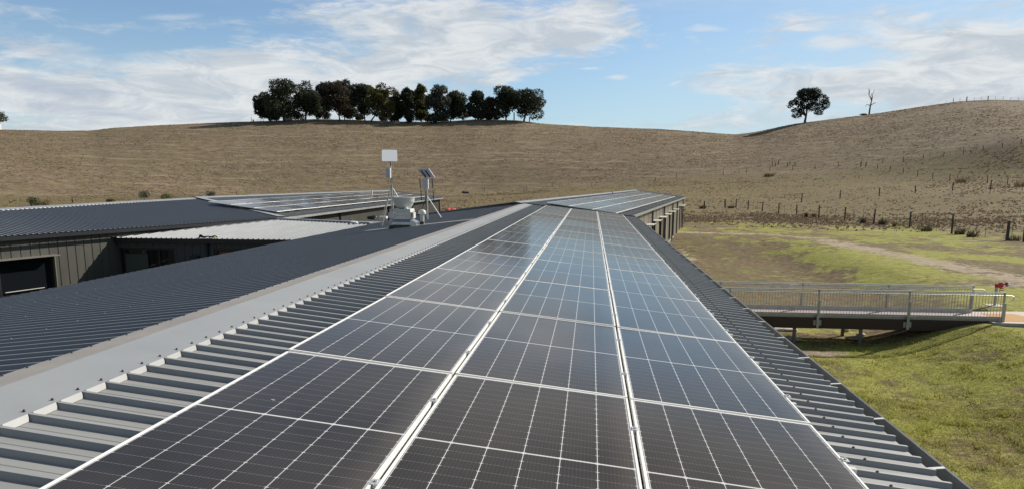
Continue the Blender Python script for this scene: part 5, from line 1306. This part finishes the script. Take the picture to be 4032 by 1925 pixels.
def tree(name, tx, by, x0, x1, ty, cb, matl, label, cat, group, seed, behind=0.0, n=2600, base=None, fat=1.0, shape=None):
    """trunk at pixel tx, base row by; crown from x0 to x1, top ty, lower edge cb"""
    g = random.Random(seed)
    p, r = crest(tx) if base is None else base
    p = p*1.0; dirv = U3((p[0], p[1], 0)); p = p+dirv*(behind-(7 if group else 0)); p[2] = g1(p[0], p[1]); r = math.hypot(p[0], p[1])
    s, side = px_frame(p, r)
    # crest sits at by: heights counted from there
    H = (by-ty)*s; zb = p[2]; cx_ = ((x0+x1)/2-tx)*s; wd = (x1-x0)*s*fat; cbz = (by-cb)*s
    e = empty(name, p, label, cat, group)
    ch = H-cbz; lobes = []; depth = wd*.42
    ctr = p+side*cx_+np.array([0, 0, cbz+ch*.52])
    nl = 20
    for k in range(nl):
        t = 2*math.pi*k/nl+g.uniform(-.3, .3); q = g.uniform(.30, .86)
        zz = g.uniform(-.42, .36); ww_ = math.cos(min(1.3, abs(zz)*2.2+.0))**.6
        rr_ = g.uniform(.15, .29)
        lobes.append((*(ctr+side*math.cos(t)*q*wd*.5*ww_+dirv*math.sin(t)*q*depth*ww_+np.array([0, 0, zz*ch])), rr_*wd*.95, rr_*wd*.95, rr_*min(wd, ch)*.75))
    lobes.append((*(ctr+np.array([0, 0, ch*.26])), wd*.24, depth*.5, ch*.23)); lobes.append((*ctr, wd*.30, depth*.6, ch*.30))
    lobes.append((*(ctr+side*wd*.36+np.array([0, 0, -ch*.10])), wd*.13, depth*.3, ch*.16)); lobes.append((*(ctr-side*wd*.36+np.array([0, 0, -ch*.06])), wd*.13, depth*.3, ch*.16))
    if shape:
        lobes = [(*(p+side*((ux-tx)*s)+np.array([0, 0, (by-uy)*s])+dirv*dd*s), rx*s, max(rx, ry)*s*.9, ry*s) for ux, uy, rx, ry, dd in shape]
    leaves_mesh('crown', lobes, n, .80 if not shape else .62, matl, e, seed)
    th_ = max(.28, wd*.030); fork = p+np.array([0, 0, cbz*.75+ch*.10])+side*cx_*.3
    t_ = e and MB().tube([p-[0, 0, .6], p+[0, 0, cbz*.4], fork, ctr], [th_*1.25, th_, th_*.8, th_*.35], 7)
    for k in range(6):
        l = lobes[g.randrange(len(lobes))]; t_.tube([fork, (fork+np.array(l[:3]))/2+np.array([0, 0, .3]), np.array(l[:3])], [th_*.55, th_*.35, th_*.15], 5)
    t_.build('trunk', MT['bark'], e, smooth=True)
    return e
gx = lambda x: 900+.5435*x
gy = lambda y: 300+.5435*y
grp = 'eucalypts in the hilltop grove'
GT = [  # trunk x, base y, crown x0, x1, top, crown bottom, kind, label, behind
 (310, 330, 215, 345, 148, 290, 'dark', 'smaller dark tree at the left end of the grove', 4),
 (415, 334, 285, 512, 74, 285, 'dark', 'broad round dark tree in front of the white tank', -6),
 (570, 320, 498, 668, 68, 280, 'dark', 'tall rounded tree right of the white tank', 0),
 (650, 312, 605, 712, 165, 290, 'black', 'low dark tree between the tank side trees and the russet tree', 5),
 (706, 305, 662, 745, 66, 250, 'grey', 'slim grey-green tree leaning out left of the russet tree', 12),
 (815, 312, 718, 892, 55, 290, 'red', 'reddish brown tree, darkest crown in the left half of the grove', -3),
 (850, 305, 800, 930, 40, 260, 'grey', 'tallest grey-green crown rising behind the russet tree', 12),
 (995, 325, 908, 1045, 84, 285, 'dark', 'green tree left of the olive yellow tree', 3),
 (1040, 328, 1028, 1205, 70, 290, 'yel', 'olive yellow-green tree in the middle of the grove', -4),
 (1235, 325, 1178, 1275, 118, 310, 'dark', 'mid height dark tree right of the olive tree', 3),
 (1300, 332, 1248, 1355, 98, 315, 'black', 'deep green tree just left of the yellow topped tree', -2),
 (1400, 320, 1340, 1455, 64, 300, 'yel', 'tree with a yellowish top beside the tall blue-grey tree', 4),
 (1508, 318, 1435, 1602, 58, 295, 'grey', 'tall blue-grey tree in the right half of the grove', -3),
 (1610, 306, 1580, 1727, 104, 280, 'dark', 'sloping dark tree left of the gap in the grove', 2),
 (1790, 306, 1733, 1862, 113, 280, 'dark', 'tree just right of the gap in the grove', 0),
 (1880, 312, 1842, 1928, 160, 305, 'red', 'low brownish tree between two taller ones near the right end', 4),
 (2010, 325, 1918, 2102, 97, 285, 'dark', 'broad tree second from the right end of the grove', 2),
 (2140, 341, 2058, 2276, 124, 290, 'dark', 'spreading tree at the right end of the grove', 0)]
for k, (tx, by, x0, x1, ty, cb, kd, lab, bh) in enumerate(GT):
    tree('eucalypt', gx(tx), gy(by), gx(x0), gx(x1), gy(ty), gy(cb+18), LM[kd], lab, 'tree', grp, 100+k, bh, n=9500, fat=1.02)
hx = lambda x: 2900+.4394*x
hy = lambda y: 300+.4394*y
tree('lone_tree', hx(595), hy(418), hx(455), hx(768), hy(150), hy(385), LM['black'], 'lone dark spreading tree on the slope right of the saddle', 'tree', None, 301, 0, n=9000, shape=[(hx(a), hy(b), .4394*c_, .4394*d_, e_*.4394) for a, b, c_, d_, e_ in ((600, 205, 78, 48, 0), (575, 190, 55, 34, 10), (650, 195, 52, 40, -8), (500, 262, 36, 20, 0), (478, 285, 22, 16, 6), (545, 250, 48, 36, 14), (530, 362, 40, 20, -6), (512, 320, 24, 16, 8), (700, 250, 60, 46, 4), (735, 285, 34, 34, -8), (690, 345, 34, 18, 8), (640, 300, 50, 36, -10), (600, 275, 52, 44, 12), (705, 315, 30, 20, 0), (560, 330, 30, 22, 10), (560, 300, 30, 26, 0))])
tree('edge_tree', -6, 512, -50, 20, 452, 500, LM['shrub'], 'pale green tree cut off by the left edge above a white tank', 'tree', None, 310, 0, n=2500)
# dead tree
p, r = crest(hx(1160)); s, side = px_frame(p, r)
e = empty('dead_tree', p, 'bare dead tree with twisted limbs on the right skyline', 'dead tree')
def dp_(x, y): return p+side*((x-1160)*.4394*s)+np.array([0, 0, (345-y)*.4394*s])
m = MB()
m.tube([dp_(1160, 360), dp_(1162, 310), dp_(1165, 275), dp_(1170, 245)], [.36, .32, .26, .20], 7); m.build('trunk', MT['bark'], e, smooth=True)
m = MB()
for L_ in ([(1170, 245), (1160, 220), (1148, 200), (1146, 175), (1142, 148)], [(1170, 245), (1175, 215), (1170, 195), (1180, 180), (1186, 160)], [(1148, 200), (1152, 170), (1150, 155)],
           [(1165, 278), (1185, 265), (1200, 258), (1195, 268)], [(1163, 280), (1148, 272), (1136, 270), (1132, 290)], [(1172, 235), (1162, 210), (1166, 190)]):
    n = len(L_); m.tube([dp_(*q) for q in L_], list(np.linspace(.17, .05, n)), 5)
m.build('limb', MT['bark'], e, smooth=True)
p, r = crest(hx(1110)); bundle('log', p+[0, 0, .2], (1.6, .7, .45), 4, MT['post'], 'dark log lying left of the bare dead tree', 'log', 5)
for k, (x, w, h) in enumerate(((345, 60, 34), (520, 70, 40), (690, 80, 36), (905, 90, 40), (960, 60, 30), (1120, 70, 30), (1210, 70, 40), (1430, 60, 34), (1560, 60, 30), (1700, 80, 40), (1830, 50, 36), (1945, 60, 44))):
    p, r = crest(gx(x)); s, side = px_frame(p, r); dv = U3((p[0], p[1], 0)); p = p+dv*(3+2*(k % 3)); p[2] = g1(p[0], p[1]); g = random.Random(700+k)
    labs = ('left of the broad round tree', 'behind the tall rounded tree', 'left of the russet tree', 'right of the russet tree', 'left of the olive tree', 'below the olive tree', 'right of the olive tree', 'under the yellow topped tree', 'right of the tall blue-grey tree', 'in the gap of the grove', 'beside the low brownish tree', 'left of the second last tree')
    e = empty('scrub_bush', p, 'scrubby bush on the crest '+labs[k], 'bush', 'scrub under the hilltop grove'); W_, H_ = w*.5435*s*1.15, h*.5435*s*1.5
    lobes = [(*(p+side*g.uniform(-.4, .4)*W_+dv*g.uniform(-1.5, 1.5)+np.array([0, 0, H_*g.uniform(.3, .7)])), W_*.22, 1.5, H_*.36) for _ in range(7)]
    leaves_mesh('foliage', lobes, 1300, .6, LM['dark' if k % 2 else 'black'], e, 700+k)
    MB().tube([p-[0, 0, .3], p+[0, 0, H_*.5]], [.15, .08], 5).build('stem', MT['bark'], e)
# tanks
def tank(px, rad, h, lab, beh, stripes=False):
    p, r = crest(px); d = U3((p[0], p[1], 0)); p = p+d*beh; p[2] = g1(p[0], p[1])
    e = empty('water_tank', p, lab, 'water tank')
    MB().lathe(p-[0, 0, .5], [(rad, 0), (rad, h*.92+.5), (rad*1.02, h*.93+.5), (rad*1.02, h+.5), (rad*.9, h*1.08+.5), (0, h*1.12+.5)], 28).build('tank_wall', MT['tank'], e, smooth=True)
    MB().tube([p+[rad*.3, 0, h*1.08], p+[rad*.3, 0, h*1.2]], .35, 10).build('hatch', MT['galv'], e, smooth=True)
tank(1139, 2.2, 2.4, 'pale round water tank under the trees at the left of the grove', -1)
tank(-2, 1.5, 1.9, 'white water tank under the tree at the left edge', -3)
# shrubs along the hill-foot fence
def shrub(px, by, w, h, kd, lab, seed, cat='shrub', name='shrub', grass=False):
    p, r = hit(px, by, 60); s, side = px_frame(p, r); g = random.Random(seed); dirv = U3((p[0], p[1], 0))
    e = empty(name, p, lab, cat); W_, H_ = w*s, h*s
    lobes = [(*(p+side*g.uniform(-.28, .28)*W_+dirv*g.uniform(-.3, .3)*W_+np.array([0, 0, H_*g.uniform(.35, .65)])), W_*.25, W_*.25, H_*.33) for _ in range(7)]
    leaves_mesh('foliage', lobes, 900, .22, LM[kd], e, seed)
    MB().tube([p-[0, 0, .2], p+[0, 0, H_*.5]], [.09, .05], 5).build('stem', MT['bark'], e)
lc = lambda x, y: (.4878*x, 700+.4878*y)
shrub(*lc(255, 232), 52, 30, 'shrub', 'grey-green shrub beyond the left roof among straw grass', 401)
shrub(*lc(895, 206), 34, 14, 'lime', 'small yellow-green shrub peeping over the left roof', 402)
shrub(*lc(1166, 190), 42, 36, 'shrub', 'taller dark green shrub above the middle of the left roof', 403)
shrub(*lc(1366, 187), 56, 28, 'lime', 'bright green low shrub right of the dark green one', 404)
shrub(*lc(1702, 167), 36, 28, 'shrub', 'grey-green shrub beyond the start of the far left array', 405)
# grass tussocks
def tussock(px, by, w, h, kd, lab, seed, n=90):
    p, r = hit(px, by, 40); s, side = px_frame(p, r); g = random.Random(seed); W_, H_ = w*s, h*s; m = MB(); dirv = U3((p[0], p[1], 0))
    for k in range(n):
        b = p+side*g.uniform(-.3, .3)*W_+dirv*g.uniform(-.3, .3)*W_; t = b+side*g.uniform(-.35, .35)*W_+dirv*g.uniform(-.3, .3)*W_+np.array([0, 0, H_*g.uniform(.6, 1.05)])
        a = U3((g.uniform(-1, 1), g.uniform(-1, 1), 0))*.025*max(1, r/60); m.tri(b-a, b+a, t)
    o = m.build('tussock', LM[kd]); tag(o, lab, 'grass tussock', 'tussocks along the paddock fences')
for k, (x, b, w, h, kd, lab) in enumerate(((1032, 552, 26, 36, 'rush', 'dark tussock left of the pale one by the nearest fence'), (1088, 552, 34, 36, 'straw', 'pale feathery tussock between the fifth and sixth fence posts'),
        (1435, 592, 50, 42, 'rush', 'brown tussock under the middle of the nearest fence'), (1572, 605, 62, 50, 'rush', 'large dark tussock in the middle of the nearest fence'), (1660, 615, 44, 36, 'straw', 'leaning straw tussock right of the large dark one'),
        (1885, 648, 90, 48, 'rush', 'wide olive tussock between the last two fence posts'), (2120, 670, 80, 46, 'rush', 'broad tussock just right of the last slim post'), (2210, 690, 90, 50, 'rush', 'greyish tussock before the thick strainer post'),
        (2500, 715, 110, 36, 'rush', 'low tussock right of the thick strainer post'), (2140, 300, 110, 34, 'straw', 'tall straw clump by the fence at upper right'), (2560, 335, 110, 56, 'straw', 'straw clump at the right edge of the paddock'),
        (300, 490, 60, 26, 'rush', 'dark tussock at the foot of the first fence post'), (500, 487, 60, 22, 'rush', 'dark tussock between the first close posts'), (770, 262, 90, 26, 'rush', 'greenish clump below the long hill-foot fence'))):
    q = sc(x, b); tussock(q[0], q[1], w*.5559, h*.5559, kd, lab, 500+k)
q = lc(330, 222); tussock(q[0]+8, q[1], 60, 26, 'straw', 'straw coloured clump beside the grey-green shrub at left', 540, 140)

# ------------------------------------------------------------------ lawn blades
def lawn():
    R_ = np.random.RandomState(11)
    out = []
    for (n, r0, r1) in ((110000, 11, 22), (60000, 20, 30)):
        th = np.radians(R_.uniform(3, 40, n)); r = np.sqrt(R_.uniform(r0*r0, r1*r1, n)); out.append(np.stack([r*np.sin(th), r*np.cos(th), r], 1))
    P = np.concatenate(out); x, y, r = P.T
    g, b, h = masks(x, y); n2 = fbm(x*1.7, y*1.7, 3)
    keep = (x > 2.3) & (R_.rand(len(x)) < np.clip(1.1-1.3*b, .05, 1)) & ~((y > 22) & (y < 29.7) & (x > 14.7) & (x < 24.2))
    keep &= ~((y > YN) & (y < YF) & (swale(x, y) < .25))
    x, y, r, g, n2 = x[keep], y[keep], r[keep], g[keep], n2[keep]; n = len(x); z = ground(x, y)
    hgt = R_.uniform(.015, .045, n)*(1+1.6*(fbm(x*2.3+4, y*2.3, 3) > .56))*(1+1.3*np.clip(n2-.5, 0, 1)*2); wd = R_.uniform(.005, .011, n)*(r/16)
    a = R_.uniform(0, 2*np.pi, n); l = R_.uniform(.3, 1.0, n)*hgt; la = R_.uniform(0, 2*np.pi, n)
    v = np.stack([np.stack([x-np.cos(a)*wd, y-np.sin(a)*wd, z-.01], 1), np.stack([x+np.cos(a)*wd, y+np.sin(a)*wd, z-.01], 1), np.stack([x+np.cos(la)*l, y+np.sin(la)*l, z+hgt], 1)], 1).reshape(-1, 3)
    me = bpy.data.meshes.new('lawn_grass'); me.vertices.add(3*n); me.vertices.foreach_set('co', v.ravel()); me.loops.add(3*n)
    me.loops.foreach_set('vertex_index', np.arange(3*n, dtype=np.int32)); me.polygons.add(n); me.polygons.foreach_set('loop_start', np.arange(0, 3*n, 3, dtype=np.int32))
    me.polygons.foreach_set('loop_total', np.full(n, 3, dtype=np.int32)); me.update()
    col = me.color_attributes.new('green', 'FLOAT_COLOR', 'POINT'); gg = np.repeat(np.clip(g+R_.normal(0, .12, n), 0, 1), 3)
    rr = np.repeat(R_.rand(n), 3); col.data.foreach_set('color', np.stack([gg, rr, rr, np.ones_like(gg)], 1).ravel().astype(np.float32))
    m = bpy.data.materials.new('grass_blades'); m.use_nodes = True; N = m.node_tree.nodes; L = m.node_tree.links; p = N['Principled BSDF']; p.inputs['Roughness'].default_value = .8; p.inputs['Specular IOR Level'].default_value = .15
    at_ = N.new('ShaderNodeAttribute'); at_.attribute_name = 'green'; sp = N.new('ShaderNodeSeparateColor'); L.new(at_.outputs['Color'], sp.inputs[0])
    def mix(f, a, b):
        q = N.new('ShaderNodeMix'); q.data_type = 'RGBA'; L.new(f, q.inputs[0])
        for i, v_ in ((6, a), (7, b)):
            if isinstance(v_, tuple): q.inputs[i].default_value = (*v_, 1)
            else: L.new(v_, q.inputs[i])
        return q.outputs[2]
    dry = mix(sp.outputs[1], (.14, .11, .065), (.28, .22, .14)); grn = mix(sp.outputs[1], (.17, .18, .035), (.45, .43, .12))
    mr = N.new('ShaderNodeMapRange'); mr.inputs[1].default_value = .2; mr.inputs[2].default_value = .5; L.new(sp.outputs[0], mr.inputs[0])
    bc = mix(mr.outputs[0], dry, grn); L.new(bc, p.inputs['Base Color'])
    tr = N.new('ShaderNodeBsdfTranslucent'); L.new(bc, tr.inputs[0]); ms = N.new('ShaderNodeMixShader'); ms.inputs[0].default_value = 0.45
    L.new(p.outputs[0], ms.inputs[1]); L.new(tr.outputs[0], ms.inputs[2]); L.new(ms.outputs[0], N['Material Output'].inputs[0])
    me.materials.append(m); o = bpy.data.objects.new('lawn_grass', me); COL.objects.link(o)
    tag(o, 'short patchy green and brown grass around the bridge', 'grass', kind='stuff')
lawn()

def paddock():
    R_ = np.random.RandomState(23)
    out = []
    for n, r0, r1, hh, ww in ((95000, 74, 205, .19, .13), (120000, 190, 372, .10, .30)):
        th = np.radians(R_.uniform(-42, 36, n)); u = R_.rand(n); r = 1/(1/r0 + u*(1/r1-1/r0)) if r0 < 100 else np.sqrt(r0*r0+u*(r1*r1-r0*r0))
        x, y = r*np.sin(th), r*np.cos(th); c = fbm(x*0.05, y*0.05, 3); f = fbm(x*0.4+3, y*0.4, 3)
        k = R_.rand(n) < np.clip(.35+2.2*(c-.42)+2.0*(f-.45), .06, 1)*sst(76, 100, r); out.append(np.stack([x, y, r, np.full(n, hh), np.full(n, ww), f], 1)[k])
    P = np.concatenate(out); x, y, r, hh, ww, f = P.T; n = len(x); z = ground(x, y)
    vs = []
    for b in range(3):
        a = R_.uniform(0, 2*np.pi, n); w = ww*R_.uniform(.5, 1.5, n); h = hh*R_.uniform(.35, 1.15, n); la = R_.uniform(0, 2*np.pi, n); ox, oy = R_.normal(0, .25, (2, n))*ww*2
        bx, by = x+ox, y+oy
        vs.append(np.stack([np.stack([bx-np.cos(a)*w, by-np.sin(a)*w, z-.05], 1), np.stack([bx+np.cos(a)*w, by+np.sin(a)*w, z-.05], 1), np.stack([bx+np.cos(la)*h*.5, by+np.sin(la)*h*.5, z+h], 1)], 1))
    v = np.concatenate(vs).reshape(-1, 3); m_ = len(v)//3
    me = bpy.data.meshes.new('paddock_grass'); me.vertices.add(3*m_); me.vertices.foreach_set('co', v.ravel()); me.loops.add(3*m_)
    me.loops.foreach_set('vertex_index', np.arange(3*m_, dtype=np.int32)); me.polygons.add(m_); me.polygons.foreach_set('loop_start', np.arange(0, 3*m_, 3, dtype=np.int32))
    me.polygons.foreach_set('loop_total', np.full(m_, 3, dtype=np.int32)); me.update()
    me.materials.append(leaf_mat('dry_tuft', (.13, .096, .062), (.30, .225, .152))); o = bpy.data.objects.new('paddock_grass', me); COL.objects.link(o)
    tag(o, 'dry straw grass tufts scattered over the paddocks and the hill', 'grass', kind='stuff')
paddock()

# helper properties are not needed any more
for o in bpy.data.objects:
    if '_loc' in o: del o['_loc']
scene.render.engine = 'CYCLES'
print('objects', len(bpy.data.objects), 'panels', panel_count)
